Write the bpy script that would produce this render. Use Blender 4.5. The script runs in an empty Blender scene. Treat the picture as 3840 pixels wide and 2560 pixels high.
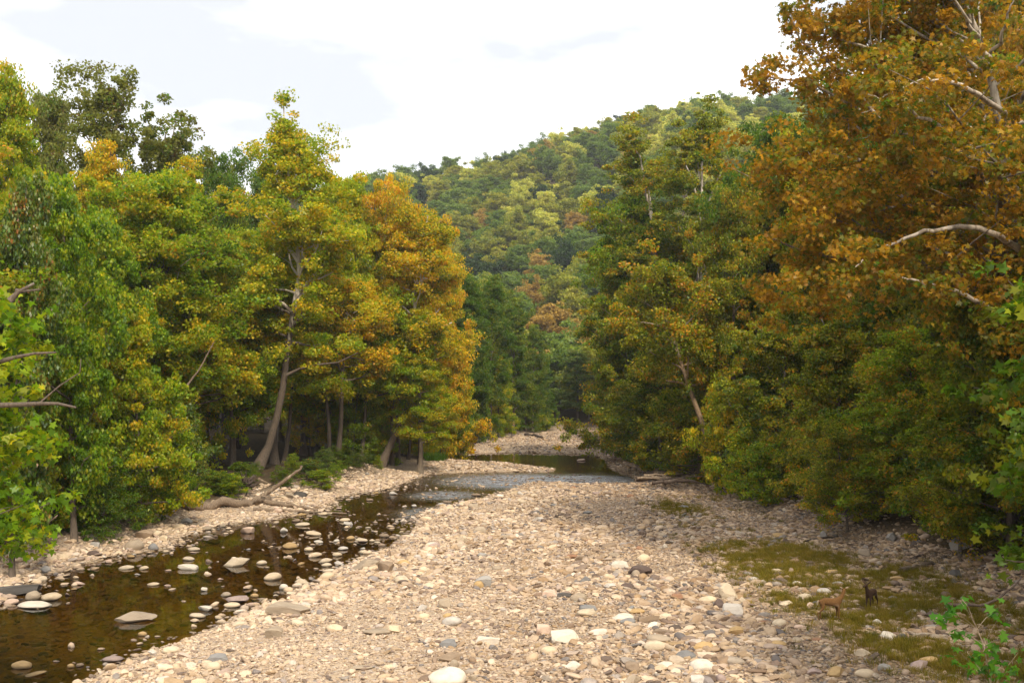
import bpy, bmesh, math, random
import numpy as np
from mathutils import Vector, noise as mnoise

R = math.radians
scene = bpy.context.scene
COL = scene.collection
F, CX, HV, CAMZ = 995.5, 512.0, 388.0, 9.0      # focal length in pixels, image centre, horizon row, camera height
rng = np.random.default_rng(11)
random.seed(11)


def P(u, v, d):
    return np.array([(u - CX) / F * d, d, CAMZ + (HV - v) / F * d])


def gd(v, z=0.0):
    return F * (CAMZ - z) / (v - HV)


def G(u, v, z=0.0):
    d = gd(v, z)
    return np.array([(u - CX) / F * d, d, z])


# ------------------------------------------------------------------ camera
cam_d = bpy.data.cameras.new('camera')
cam = bpy.data.objects.new('camera', cam_d)
COL.objects.link(cam)
cam.location = (0, 0, CAMZ)
cam.rotation_euler = (R(90), 0, 0)
cam_d.sensor_width = 36.0
cam_d.lens = 36.0 * F / 1024.0
cam_d.shift_y = (HV - 341.0) / 1024.0
cam_d.clip_start = 0.1
cam_d.clip_end = 5000
scene.camera = cam

# ------------------------------------------------------------------ light
SUN_EL, SUN_AZ = R(46), R(158)          # azimuth measured from +Y (view direction) towards +X (right)
sun_d = bpy.data.lights.new('sun', 'SUN')
sun_d.energy = 2.7
sun_d.angle = R(8.0)
sun_d.color = (1.0, 0.90, 0.74)
sun = bpy.data.objects.new('sun', sun_d)
COL.objects.link(sun)
sdir = Vector((math.sin(SUN_AZ) * math.cos(SUN_EL), math.cos(SUN_AZ) * math.cos(SUN_EL), math.sin(SUN_EL)))
sun.rotation_euler = sdir.to_track_quat('Z', 'Y').to_euler()
sun.location = (60, 40, 90)

w = bpy.data.worlds.new('World')
scene.world = w
w.use_nodes = True
nt = w.node_tree
nt.nodes.clear()
N = nt.nodes.new
out = N('ShaderNodeOutputWorld'); bg = N('ShaderNodeBackground')
sky = N('ShaderNodeTexSky'); sky.sky_type = 'NISHITA'; sky.sun_disc = False
sky.sun_elevation = SUN_EL; sky.sun_rotation = SUN_AZ
tc = N('ShaderNodeTexCoord'); mp = N('ShaderNodeMapping'); mp.inputs['Scale'].default_value = (1.6, 1.6, 5.0)
mp.inputs['Rotation'].default_value = (0, R(14), R(20)); mp.inputs['Location'].default_value = (0.7, 0.25, 0.0)
nz = N('ShaderNodeTexNoise'); nz.inputs['Scale'].default_value = 1.7; nz.inputs['Detail'].default_value = 6; nz.inputs['Roughness'].default_value = 0.5
rp = N('ShaderNodeValToRGB')
rp.color_ramp.elements[0].position = 0.36; rp.color_ramp.elements[0].color = (4.6, 4.68, 4.8, 1)
rp.color_ramp.elements[1].position = 0.56; rp.color_ramp.elements[1].color = (9.7, 9.6, 9.5, 1)
mx = N('ShaderNodeMix'); mx.data_type = 'RGBA'; mx.inputs[0].default_value = 0.9
bg.inputs['Strength'].default_value = 0.125
L = nt.links.new
L(tc.outputs['Generated'], mp.inputs['Vector']); L(mp.outputs[0], nz.inputs['Vector'])
L(nz.outputs['Fac'], rp.inputs[0]); L(sky.outputs[0], mx.inputs['A']); L(rp.outputs[0], mx.inputs['B'])
L(mx.outputs['Result'], bg.inputs['Color']); L(bg.outputs[0], out.inputs[0])

scene.view_settings.view_transform = 'Standard'
scene.view_settings.look = 'None'
scene.view_settings.exposure = 0.75
scene.view_settings.gamma = 1.0
scene.render.engine = 'CYCLES'
cy = scene.cycles
cy.max_bounces = 7; cy.diffuse_bounces = 4; cy.glossy_bounces = 2; cy.transmission_bounces = 4
cy.transparent_max_bounces = 8; cy.volume_bounces = 0
cy.caustics_reflective = False; cy.caustics_refractive = False
cy.use_adaptive_sampling = True; cy.adaptive_threshold = 0.015
cy.use_denoising = True
cy.sample_clamp_indirect = 3


# ------------------------------------------------------------------ materials
def mat(name):
    m = bpy.data.materials.new(name)
    m.use_nodes = True
    m.node_tree.nodes.clear()
    return m, m.node_tree.nodes.new, m.node_tree.links.new


def ramp(n, stops):
    r = n('ShaderNodeValToRGB')
    e = r.color_ramp.elements
    while len(e) < len(stops):
        e.new(0.5)
    for x, (p, c) in zip(e, stops):
        x.position = p
        x.color = (c[0], c[1], c[2], 1)
    return r


def mathn(n, l, op, a, b=None, clamp=False):
    m = n('ShaderNodeMath'); m.operation = op; m.use_clamp = clamp
    for i, x in enumerate((a, b)):
        if x is None:
            continue
        if isinstance(x, (int, float)):
            m.inputs[i].default_value = x
        else:
            l(x, m.inputs[i])
    return m.outputs[0]


def leaf_mat(name, cols, transl=0.48, gloss=0.014):
    m, n, l = mat(name)
    o = n('ShaderNodeOutputMaterial')
    a = n('ShaderNodeAttribute'); a.attribute_name = 'lr'
    c = n('ShaderNodeAttribute'); c.attribute_name = 'cl'
    oi = n('ShaderNodeObjectInfo')
    v = mathn(n, l, 'ADD', mathn(n, l, 'MULTIPLY', a.outputs['Fac'], 0.5), mathn(n, l, 'MULTIPLY', c.outputs['Fac'], 0.38))
    v = mathn(n, l, 'ADD', v, mathn(n, l, 'MULTIPLY', oi.outputs['Random'], 0.12))
    k = len(cols)
    r = ramp(n, [(0.12 + 0.76 * i / (k - 1), x) for i, x in enumerate(cols)])
    l(v, r.inputs[0])
    hs = n('ShaderNodeHueSaturation')
    l(r.outputs[0], hs.inputs['Color'])
    fr = mathn(n, l, 'FRACT', mathn(n, l, 'MULTIPLY', a.outputs['Fac'], 17.31))
    val = mathn(n, l, 'ADD', mathn(n, l, 'MULTIPLY', fr, 0.5), 0.75)
    l(val, hs.inputs['Value'])
    df = n('ShaderNodeBsdfDiffuse'); tr = n('ShaderNodeBsdfTranslucent'); gl = n('ShaderNodeBsdfGlossy')
    gl.inputs['Roughness'].default_value = 0.42
    gl.inputs['Color'].default_value = (0.85, 0.86, 0.85, 1)
    l(hs.outputs[0], df.inputs['Color'])
    mt = n('ShaderNodeMix'); mt.data_type = 'RGBA'; mt.blend_type = 'MULTIPLY'; mt.inputs[0].default_value = 1.0
    l(hs.outputs[0], mt.inputs['A']); mt.inputs['B'].default_value = (1.45, 1.4, 0.8, 1)
    l(mt.outputs['Result'], tr.inputs['Color'])
    m1 = n('ShaderNodeMixShader'); m1.inputs[0].default_value = transl
    l(df.outputs[0], m1.inputs[1]); l(tr.outputs[0], m1.inputs[2])
    m2 = n('ShaderNodeMixShader'); m2.inputs[0].default_value = gloss
    l(m1.outputs[0], m2.inputs[1]); l(gl.outputs[0], m2.inputs[2])
    l(m2.outputs[0], o.inputs[0])
    return m


GRN_D = (0.040, 0.085, 0.010); GRN = (0.085, 0.165, 0.010); GRN_B = (0.165, 0.30, 0.009)
YGR = (0.28, 0.33, 0.011); OLV = (0.165, 0.165, 0.012); YEL = (0.52, 0.41, 0.013); GLD = (0.60, 0.36, 0.013)
ORG = (0.54, 0.235, 0.013); RST = (0.32, 0.12, 0.014); BRN = (0.14, 0.065, 0.018); GRY = (0.19, 0.205, 0.05)
PAL = {
    'deep green': leaf_mat('leaf_deep_green', [GRN_D, GRN_D, GRN, OLV, GRN, RST], 0.35, 0.035),
    'bright green': leaf_mat('leaf_bright_green', [GRN, GRN, GRN_B, YGR, YGR, YEL]),
    'yellow-green': leaf_mat('leaf_yellow_green', [GRN, GRN_B, YGR, YGR, YEL, GLD]),
    'grey-green': leaf_mat('leaf_grey_green', [GRN, GRY, OLV, GRY, BRN]),
    'golden': leaf_mat('leaf_golden', [GRN, GRN_B, YGR, YGR, YGR, YEL, YEL, GLD]),
    'amber': leaf_mat('leaf_amber', [GRN, OLV, YGR, YEL, GLD, GLD, ORG]),
    'rusty orange': leaf_mat('leaf_rusty_orange', [GRN, OLV, OLV, (0.24, 0.165, 0.014), (0.36, 0.21, 0.014), (0.43, 0.215, 0.013), (0.30, 0.145, 0.014), (0.46, 0.28, 0.014)]),
    'olive': leaf_mat('leaf_olive', [GRN_D, GRN, OLV, OLV, YGR, (0.36, 0.26, 0.015), ORG]),
    'mottled': leaf_mat('leaf_mottled', [GRN_D, GRN, GRN_B, YGR, OLV, YGR, ORG]),
    'soft green': leaf_mat('leaf_soft_green', [GRN_D, GRN, GRN, (0.09, 0.145, 0.012), OLV, YGR]),
}
HPAL = {
    'green': leaf_mat('hill_green', [(0.07, 0.13, 0.026), (0.12, 0.19, 0.03), (0.165, 0.23, 0.034), (0.22, 0.26, 0.04)]),
    'yellow-green': leaf_mat('hill_yellow_green', [(0.14, 0.19, 0.025), (0.23, 0.26, 0.03), (0.31, 0.30, 0.035), (0.36, 0.31, 0.04)]),
    'pale gold': leaf_mat('hill_pale_gold', [(0.27, 0.31, 0.05), (0.44, 0.46, 0.08), (0.56, 0.54, 0.11), (0.52, 0.46, 0.10)]),
    'orange-brown': leaf_mat('hill_orange', [(0.19, 0.14, 0.04), (0.34, 0.23, 0.05), (0.42, 0.27, 0.06), (0.38, 0.27, 0.06)]),
    'dark green': leaf_mat('hill_dark_green', [(0.018, 0.045, 0.016), (0.03, 0.062, 0.018), (0.045, 0.08, 0.02), (0.06, 0.085, 0.02)]),
}


def bark_mat(name, dark, pale, z0, z1, amount):
    m, n, l = mat(name)
    o = n('ShaderNodeOutputMaterial'); b = n('ShaderNodeBsdfPrincipled')
    b.inputs['Roughness'].default_value = 0.85
    t = n('ShaderNodeTexCoord'); mpn = n('ShaderNodeMapping'); mpn.inputs['Scale'].default_value = (3, 3, 0.9)
    l(t.outputs['Object'], mpn.inputs['Vector'])
    z = n('ShaderNodeTexNoise'); z.inputs['Scale'].default_value = 1.3; z.inputs['Detail'].default_value = 5
    l(mpn.outputs[0], z.inputs['Vector'])
    sp = n('ShaderNodeSeparateXYZ'); l(t.outputs['Object'], sp.inputs[0])
    mr = n('ShaderNodeMapRange'); mr.inputs['From Min'].default_value = z0; mr.inputs['From Max'].default_value = z1
    mr.inputs['To Min'].default_value = -0.35; mr.inputs['To Max'].default_value = amount
    l(sp.outputs['Z'], mr.inputs['Value'])
    f = mathn(n, l, 'ADD', z.outputs['Fac'], mr.outputs[0])
    r = ramp(n, [(0.42, (0, 0, 0)), (0.6, (1, 1, 1))]); l(f, r.inputs[0])
    z2 = n('ShaderNodeTexNoise'); z2.inputs['Scale'].default_value = 6; z2.inputs['Detail'].default_value = 4
    l(mpn.outputs[0], z2.inputs['Vector'])
    rd = ramp(n, [(0.3, [x * 0.55 for x in dark]), (0.7, [x * 1.3 for x in dark])]); l(z2.outputs['Fac'], rd.inputs[0])
    mi = n('ShaderNodeMix'); mi.data_type = 'RGBA'
    l(r.outputs[0], mi.inputs[0]); l(rd.outputs[0], mi.inputs['A']); mi.inputs['B'].default_value = (*pale, 1)
    l(mi.outputs['Result'], b.inputs['Base Color'])
    bp = n('ShaderNodeBump'); bp.inputs['Strength'].default_value = 0.6; bp.inputs['Distance'].default_value = 0.05
    l(z2.outputs['Fac'], bp.inputs['Height']); l(bp.outputs[0], b.inputs['Normal'])
    l(b.outputs[0], o.inputs[0])
    return m


BARK = bark_mat('bark_brown', (0.115, 0.085, 0.06), (0.30, 0.26, 0.20), 3, 18, 0.0)
BARK_SYC = bark_mat('bark_sycamore', (0.10, 0.072, 0.048), (0.50, 0.43, 0.34), 7, 19, 0.22)
BARK_MID = bark_mat('bark_mid', (0.14, 0.105, 0.07), (0.42, 0.36, 0.28), 6, 22, 0.05)
BARK_WHITE = bark_mat('bark_white', (0.22, 0.165, 0.115), (0.52, 0.43, 0.33), -30, -20, 0.05)
WOOD = bark_mat('driftwood', (0.20, 0.14, 0.09), (0.42, 0.33, 0.23), -5, 5, 0.0)
WOOD_DK = bark_mat('driftwood_dark', (0.075, 0.05, 0.035), (0.19, 0.14, 0.09), -5, 5, -0.1)

STONE_RAMP = [
    (0.00, (0.212, 0.155, 0.122)), (0.07, (0.329, 0.241, 0.180)), (0.16, (0.488, 0.360, 0.239)), (0.30, (0.572, 0.431, 0.287)),
    (0.45, (0.615, 0.470, 0.327)), (0.58, (0.530, 0.400, 0.282)), (0.70, (0.636, 0.500, 0.365)), (0.80, (0.444, 0.315, 0.195)),
    (0.88, (0.382, 0.270, 0.209)), (0.94, (0.678, 0.560, 0.439)), (1.00, (0.265, 0.220, 0.195))]
STONE_RAMP_B = [
    (0.00, (0.090, 0.066, 0.051)), (0.10, (0.163, 0.111, 0.079)), (0.22, (0.258, 0.164, 0.091)), (0.36, (0.344, 0.226, 0.122)),
    (0.48, (0.258, 0.184, 0.130)), (0.58, (0.387, 0.275, 0.170)), (0.68, (0.215, 0.143, 0.103)), (0.78, (0.310, 0.205, 0.103)),
    (0.86, (0.430, 0.344, 0.253)), (0.93, (0.172, 0.152, 0.138)), (1.00, (0.112, 0.094, 0.087))]


def stone_mat(name, use_color):
    m, n, l = mat(name)
    o = n('ShaderNodeOutputMaterial'); b = n('ShaderNodeBsdfPrincipled')
    b.inputs['Roughness'].default_value = 0.8
    b.inputs['Specular IOR Level'].default_value = 0.25
    oi = n('ShaderNodeObjectInfo'); t = n('ShaderNodeTexCoord'); g = n('ShaderNodeNewGeometry')
    z = n('ShaderNodeTexNoise'); z.inputs['Scale'].default_value = 2.2; z.inputs['Detail'].default_value = 6; z.inputs['Roughness'].default_value = 0.65
    ad = n('ShaderNodeVectorMath'); ad.operation = 'ADD'
    cb = n('ShaderNodeCombineXYZ')
    l(mathn(n, l, 'MULTIPLY', oi.outputs['Random'], 40.0), cb.inputs[0])
    l(t.outputs['Object'], ad.inputs[0]); l(cb.outputs[0], ad.inputs[1]); l(ad.outputs[0], z.inputs['Vector'])
    if use_color:
        base = oi.outputs['Color']
    else:
        ra = ramp(n, STONE_RAMP); rb = ramp(n, STONE_RAMP_B)
        l(oi.outputs['Random'], ra.inputs[0]); l(oi.outputs['Random'], rb.inputs[0])
        sp = n('ShaderNodeSeparateXYZ'); l(g.outputs['Position'], sp.inputs[0])
        big = n('ShaderNodeTexNoise'); big.inputs['Scale'].default_value = 0.22; big.inputs['Detail'].default_value = 3
        l(g.outputs['Position'], big.inputs['Vector'])
        mr = n('ShaderNodeMapRange'); mr.inputs['From Min'].default_value = -13; mr.inputs['From Max'].default_value = 13
        l(sp.outputs['X'], mr.inputs['Value'])
        f = mathn(n, l, 'ADD', mr.outputs[0], mathn(n, l, 'MULTIPLY', mathn(n, l, 'SUBTRACT', big.outputs['Fac'], 0.5), 1.4), True)
        wn = n('ShaderNodeTexWhiteNoise'); wn.noise_dimensions = '1D'; l(mathn(n, l, 'MULTIPLY', oi.outputs['Random'], 91.7), wn.inputs['W'])
        f = mathn(n, l, 'ADD', f, mathn(n, l, 'MULTIPLY', mathn(n, l, 'SUBTRACT', wn.outputs['Value'], 0.5), 1.25), True)
        mi = n('ShaderNodeMix'); mi.data_type = 'RGBA'
        l(f, mi.inputs[0]); l(ra.outputs[0], mi.inputs['A']); l(rb.outputs[0], mi.inputs['B'])
        base = mi.outputs['Result']
    r2 = ramp(n, [(0.25, (0.60, 0.57, 0.54)), (0.5, (1, 1, 1)), (0.78, (1.18, 1.14, 1.08))])
    l(z.outputs['Fac'], r2.inputs[0])
    mu = n('ShaderNodeMix'); mu.data_type = 'RGBA'; mu.blend_type = 'MULTIPLY'; mu.inputs[0].default_value = 0.75
    l(base, mu.inputs['A']); l(r2.outputs[0], mu.inputs['B'])
    # stones stay wet and dark just above and below the water line
    sz = n('ShaderNodeSeparateXYZ'); l(g.outputs['Position'], sz.inputs[0])
    wt = n('ShaderNodeMapRange'); wt.inputs['From Min'].default_value = 0.0; wt.inputs['From Max'].default_value = 0.11
    wt.inputs['To Min'].default_value = 0.30; wt.inputs['To Max'].default_value = 1.0
    l(sz.outputs['Z'], wt.inputs['Value'])
    mw = n('ShaderNodeMix'); mw.data_type = 'RGBA'; mw.blend_type = 'MULTIPLY'; mw.inputs[0].default_value = 1.0
    l(mu.outputs['Result'], mw.inputs['A'])
    cw = n('ShaderNodeCombineColor'); [l(wt.outputs[0], cw.inputs[i]) for i in range(3)]
    l(cw.outputs[0], mw.inputs['B'])
    l(mw.outputs['Result'], b.inputs['Base Color'])
    bp = n('ShaderNodeBump'); bp.inputs['Strength'].default_value = 0.5; bp.inputs['Distance'].default_value = 0.06
    l(z.outputs['Fac'], bp.inputs['Height']); l(bp.outputs[0], b.inputs['Normal'])
    l(b.outputs[0], o.inputs[0])
    return m


STONE = stone_mat('river_stone', True)
GRAVEL = stone_mat('gravel', False)


# ------------------------------------------------------------------ object helpers
def tag(o, label=None, cat=None, group=None, kind=None):
    if label: o['label'] = label
    if cat: o['category'] = cat
    if group: o['group'] = group
    if kind: o['kind'] = kind
    return o


def link(name, data, parent=None):
    o = bpy.data.objects.new(name, data)
    COL.objects.link(o)
    if parent is not None:
        o.parent = parent
    return o


def empty(name, loc):
    o = link(name, None)
    o.location = loc
    o.empty_display_size = 0.3
    return o


def set_mat(o, m):
    if not o.data.materials:
        o.data.materials.append(None)
    o.material_slots[0].link = 'OBJECT'
    o.material_slots[0].material = m


def np_mesh(name, verts, k, smooth=False, faces=None):
    """faces of k corners each; verts in order when faces is None"""
    me = bpy.data.meshes.new(name)
    verts = np.ascontiguousarray(verts, dtype=np.float32)
    me.vertices.add(len(verts))
    me.vertices.foreach_set('co', verts.ravel())
    if faces is None:
        faces = np.arange(len(verts), dtype=np.int32).reshape(-1, k)
    nf = len(faces)
    me.loops.add(nf * k)
    me.loops.foreach_set('vertex_index', np.ascontiguousarray(faces, dtype=np.int32).ravel())
    me.polygons.add(nf)
    me.polygons.foreach_set('loop_start', np.arange(nf, dtype=np.int32) * k)
    if smooth:
        me.polygons.foreach_set('use_smooth', np.ones(nf, dtype=bool))
    me.update(calc_edges=True)
    return me


class Tubes:
    def __init__(self):
        self.v, self.f, self.n = [], [], 0

    def add(self, pts, rad, sides=6):
        pts = np.asarray(pts, float)
        rad = np.asarray(rad, float)
        m = len(pts)
        tan = np.gradient(pts, axis=0)
        tan /= np.linalg.norm(tan, axis=1)[:, None] + 1e-9
        ref = np.array([0.31, 0.95, 0.05]) if abs(tan[0, 2]) > 0.6 else np.array([0.05, 0.1, 0.99])
        a = np.cross(tan, ref); a /= np.linalg.norm(a, axis=1)[:, None] + 1e-9
        b = np.cross(tan, a)
        th = np.linspace(0, 2 * np.pi, sides, endpoint=False)
        ring = pts[:, None, :] + rad[:, None, None] * (np.cos(th)[None, :, None] * a[:, None, :] + np.sin(th)[None, :, None] * b[:, None, :])
        self.v.append(ring.reshape(-1, 3))
        i = np.arange(m - 1)[:, None] * sides; j = np.arange(sides)[None, :]; j2 = (j + 1) % sides
        q = np.stack([i + j, i + j2, i + sides + j2, i + sides + j], -1).reshape(-1, 4) + self.n
        self.f.append(q)
        # end caps
        for base in (0, (m - 1) * sides):
            c = np.arange(sides) + base + self.n
            for t in range(0, sides - 2, 2):
                self.f.append(np.array([[c[0], c[t + 1], c[t + 2], c[(t + 3) % sides]]]) if t + 3 < sides else np.array([[c[0], c[t + 1], c[t + 2], c[t + 2]]])[:0])
        self.n += m * sides

    def mesh(self, name):
        return np_mesh(name, np.concatenate(self.v), 4, True, np.concatenate(self.f))


LEAF = {
    'kite': np.array([(0, -.5, 0), (.36, -.05, .05), (0, .5, -.12), (-.36, -.05, .05)]),
    'lobed': np.array([(0, -.34, 0), (.34, -.42, -.04), (.25, -.12, .03), (.58, .06, -.06), (.2, .14, .02), (0, .6, -.12),
                       (-.2, .14, .02), (-.58, .06, -.06), (-.25, -.12, .03), (-.34, -.42, -.04)]),
    'oval': np.array([(0, -.55, 0), (.2, -.2, .02), (.22, .12, .02), (0, .55, -.1), (-.22, .12, .02), (-.2, -.2, .02)]),
}


def unit(a):
    return a / (np.linalg.norm(a, axis=-1, keepdims=True) + 1e-9)


def leaf_mesh(name, c, outward, size, shape, cl, r, up=0.55, spread=0.75):
    n = len(c)
    nor = unit(r.normal(size=(n, 3)) * spread + np.array([0, 0, up]) + outward * 0.45)
    t = unit(np.cross(nor, unit(r.normal(size=(n, 3)))))
    b = np.cross(nor, t)
    s = size * r.uniform(0.65, 1.25, n)
    tp = LEAF[shape]
    v = c[:, None, :] + s[:, None, None] * (tp[None, :, 0, None] * t[:, None, :] + tp[None, :, 1, None] * b[:, None, :] + tp[None, :, 2, None] * nor[:, None, :])
    me = np_mesh(name, v.reshape(-1, 3), len(tp))
    me.attributes.new('lr', 'FLOAT', 'FACE').data.foreach_set('value', r.random(n).astype(np.float32))
    me.attributes.new('cl', 'FLOAT', 'FACE').data.foreach_set('value', cl.astype(np.float32))
    return me


PROFILE = {
    'spire': lambda t: 0.9 if t < 0.3 else max(0.12, 0.9 - 1.25 * (t - 0.3)),
    'broad': lambda t: 0.72 + 0.8 * t if t < 0.35 else math.sqrt(max(0.03, 1 - ((t - 0.35) / 0.68) ** 2)),
    'dome': lambda t: math.sqrt(max(0.05, 1 - (1.15 * t - 0.25) ** 2 * 1.15)),
    'pyramid': lambda t: min(1.0, 1.25 - 1.0 * t),
    'tall': lambda t: 0.75 + 0.6 * t if t < 0.4 else math.sqrt(max(0.05, 1 - ((t - 0.4) / 0.63) ** 2)),
    'vase': lambda t: 0.5 + 0.5 * math.sin(math.pi * min(1, t * 0.75 + 0.05)),
}


def tree_data(name, seed, H, Rad, clear=0.22, profile='broad', nlimb=26, nleaf=30000, leaf=0.26, shape='kite',
              clump=0.85, trunk_r=None, spine=None, extra=(), flat=0.65, sub=5, azbias=None, droop=0.0, keep=1.0, low=8, top=54, fillc=0, fills=(), topq=0.92):
    """returns (trunk mesh, crown mesh); base at the origin"""
    r = np.random.default_rng(seed)
    tr = trunk_r or H * 0.0125
    T = Tubes()
    k = 14
    tt = np.linspace(0, 1, k)
    if spine is None:
        wob = np.cumsum(r.normal(size=(k, 2)) * 0.009 * H, axis=0) * tt[:, None]
        pts = np.c_[wob, tt * H * 0.93]
    else:
        sp = np.asarray(spine, float)
        seg = np.r_[0, np.cumsum(np.linalg.norm(np.diff(sp, axis=0), axis=1))]
        pts = np.stack([np.interp(tt * seg[-1], seg, sp[:, i]) for i in range(3)], 1)
    flare = 1 + 0.7 * np.exp(-tt * H / 0.9)
    rad = tr * (1 - 0.86 * tt) * flare
    T.add(pts, rad, 9)
    cl_c, cl_w, cl_out = [], [], []

    def clumps_along(line, a, b, n, weight):
        seg = np.r_[0, np.cumsum(np.linalg.norm(np.diff(line, axis=0), axis=1))]
        for q in r.uniform(a, b, n):
            p = np.array([np.interp(q * seg[-1], seg, line[:, i]) for i in range(3)])
            cl_c.append(p + r.normal(size=3) * clump * 0.55)
            cl_w.append(weight)

    def limb(start, az, el, length, r0, n_sub):
        m = 7
        d = np.array([math.cos(az) * math.cos(el), math.sin(az) * math.cos(el), math.sin(el)])
        line = [start]
        bend = r.normal(size=3) * 0.16
        for i in range(m - 1):
            d = d + bend * 0.35 + r.normal(size=3) * 0.13 + np.array([0, 0, 0.05 - droop * (i / m)])
            d /= np.linalg.norm(d)
            line.append(line[-1] + d * length / (m - 1))
        line = np.array(line)
        T.add(line[:-1], np.linspace(r0, max(0.012, r0 * 0.2), m - 1), 5)
        clumps_along(line, 0.45, 1.05, max(2, int(length * 0.9)), 1.0)
        for s in range(n_sub):
            q = r.uniform(0.22, 0.95)
            i = min(m - 2, int(q * (m - 1))); f = q * (m - 1) - i
            p0 = line[i] * (1 - f) + line[i + 1] * f
            dd = unit(line[i + 1] - line[i])
            side = unit(np.cross(dd, [0, 0, 1])) * (1 if s % 2 else -1)
            d2 = unit(dd * r.uniform(0.35, 0.9) + side * r.uniform(0.5, 1.0) + np.array([0, 0, r.uniform(-0.15, 0.55) - droop * 0.5]))
            l2 = length * r.uniform(0.22, 0.48)
            ln = np.array([p0 + d2 * l2 * x + np.array([0, 0, (0.06 - droop * 0.2) * l2 * x * x]) + r.normal(size=3) * 0.04 * l2 * (x > 0) for x in np.linspace(0, 1, 4)])
            T.add(ln[:3], np.linspace(r0 * 0.3, 0.008, 3), 4)
            clumps_along(ln, 0.3, 1.05, max(2, int(l2 * 1.3)), 0.8)

    seg = np.r_[0, np.cumsum(np.linalg.norm(np.diff(pts, axis=0), axis=1))]; seg /= seg[-1]
    for i in range(nlimb):
        q = (i + r.random()) / nlimb
        t = clear + (topq - clear) * q
        p0 = np.array([np.interp(t, seg, pts[:, j]) for j in range(3)])
        az = i * 2.39996 + r.normal() * 0.35
        if azbias is not None and r.random() < azbias[1]:
            az = azbias[0] + r.normal() * 0.75
        el = R(low + (top - low) * q ** 1.4) + r.normal() * 0.16
        ln = Rad * PROFILE[profile](q) * r.uniform(0.6, 1.25)
        limb(p0, az, el, max(ln, 0.35), tr * (0.36 * (1 - q) + 0.09), sub)
    clumps_along(pts, 0.88, 1.01, 4, 0.6)
    for line, r0, leafy in extra:
        line = np.asarray(line, float)
        T.add(line, np.linspace(r0, r0 * 0.35, len(line)), 7)
        if leafy:
            clumps_along(line, 0.4, 1.1, leafy, 1.0)
    lob = r.uniform(0, 6.283, 4)
    for i in range(fillc):
        q = r.random(); t = clear + (topq - clear) * q
        a = r.uniform(0, 6.283)
        rr_ = Rad * PROFILE[profile](q) * (0.82 + 0.16 * math.sin(3 * a + lob[0] + 5 * q) + 0.14 * math.sin(7 * q * 2 + 2 * a + lob[1])) * math.sqrt(r.uniform(0.12, 1))
        p = np.array([np.interp(t, seg, pts[:, j]) for j in range(3)])
        cl_c.append(p + np.array([math.cos(a) * rr_, math.sin(a) * rr_, rr_ * 0.12])); cl_w.append(0.85)
    for cen, rad3, cnt in fills:
        v3 = unit(r.normal(size=(cnt, 3))) * (r.random((cnt, 1)) ** 0.4)
        for q3 in v3:
            cl_c.append(np.asarray(cen) + q3 * np.asarray(rad3)); cl_w.append(0.9)
    C = np.array(cl_c); W = np.array(cl_w)
    if keep < 1:
        sel = r.random(len(C)) < keep
        C, W = C[sel], W[sel]
    W = W * r.uniform(0.35, 1.6, len(C))
    idx = r.choice(len(C), nleaf, p=W / W.sum())
    cr = clump * r.uniform(0.55, 1.25, len(C))
    off = r.normal(size=(nleaf, 3)); off = unit(off) * (r.random(nleaf)[:, None] ** 0.45)
    pos = C[idx] + off * cr[idx][:, None] * np.array([1.1, 1.1, flat])
    pos[:, 2] = np.maximum(pos[:, 2], 0.15)
    crown = leaf_mesh(name + '_crown', pos, off, leaf, shape, r.random(len(C))[idx], r)
    return T.mesh(name + '_trunk'), crown


# ------------------------------------------------------------------ plan of the valley
XL = np.array([(10, -14), (24, -13.6), (28, -17), (34, -40), (38, -40), (40, -24), (41, -21.6), (50, -22.3), (56, -19.8), (66, -19.3), (72, -15.5), (81, -14.5), (88, -11.5), (107, -9.3),
               (131, -9), (150, -6), (172, -2.5), (195, 8), (212, 14), (240, 14)])
XR = np.array([(10, 12), (24, 16), (30, 20.5), (40, 20.7), (49, 19.8), (57, 18.4), (86, 17.8), (93, 18), (110, 14.5), (123, 13.0), (144, 13.8), (179, 16), (195, 16.2), (212, 15), (240, 14)])
WATER_PX = [(0, 605), (20, 590), (35, 579), (65, 568), (113, 556), (161, 549), (183, 537), (218, 526), (250, 521), (275, 520), (300, 512), (322, 512), (335, 498),
            (360, 493), (383, 490), (400, 484), (430, 474), (470, 472.3), (510, 471), (548, 472), (556, 468.6), (530, 464.5), (500, 462.5), (470, 460.5),
            (450, 458.8), (420, 458), (413, 455), (440, 453), (470, 453), (512, 452), (560, 452.5), (595, 454), (606, 460), (610, 468), (634, 478), (636, 483),
            (600, 484.2), (560, 482.6), (530, 482.6), (515, 488), (480, 499), (440, 507), (418, 517), (413, 533), (385, 549), (350, 563), (322, 578), (310, 583), (292, 598),
            (257, 607), (230, 620), (205, 632), (175, 643), (144, 652), (110, 668), (83, 682)]
WP = np.array([G(u, v)[:2] for u, v in WATER_PX] + [(-16.5, 26.5), (-24, 23), (-80, 20), (-80, 42), (-30, 41.5)])


def seg_dist(x, y, poly):
    best = np.full(x.shape, 1e9)
    for a, b in zip(poly, np.roll(poly, -1, axis=0)):
        ab = b - a
        t = np.clip(((x - a[0]) * ab[0] + (y - a[1]) * ab[1]) / (ab @ ab + 1e-9), 0, 1)
        best = np.minimum(best, np.hypot(x - a[0] - t * ab[0], y - a[1] - t * ab[1]))
    return best


def inside(x, y, poly):
    c = np.zeros(x.shape, bool)
    for a, b in zip(poly, np.roll(poly, -1, axis=0)):
        cond = (a[1] > y) != (b[1] > y)
        xi = (b[0] - a[0]) * (y - a[1]) / (b[1] - a[1] + 1e-12) + a[0]
        c ^= cond & (x < xi)
    return c


_tab = np.random.default_rng(5).random((256, 256))


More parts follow.
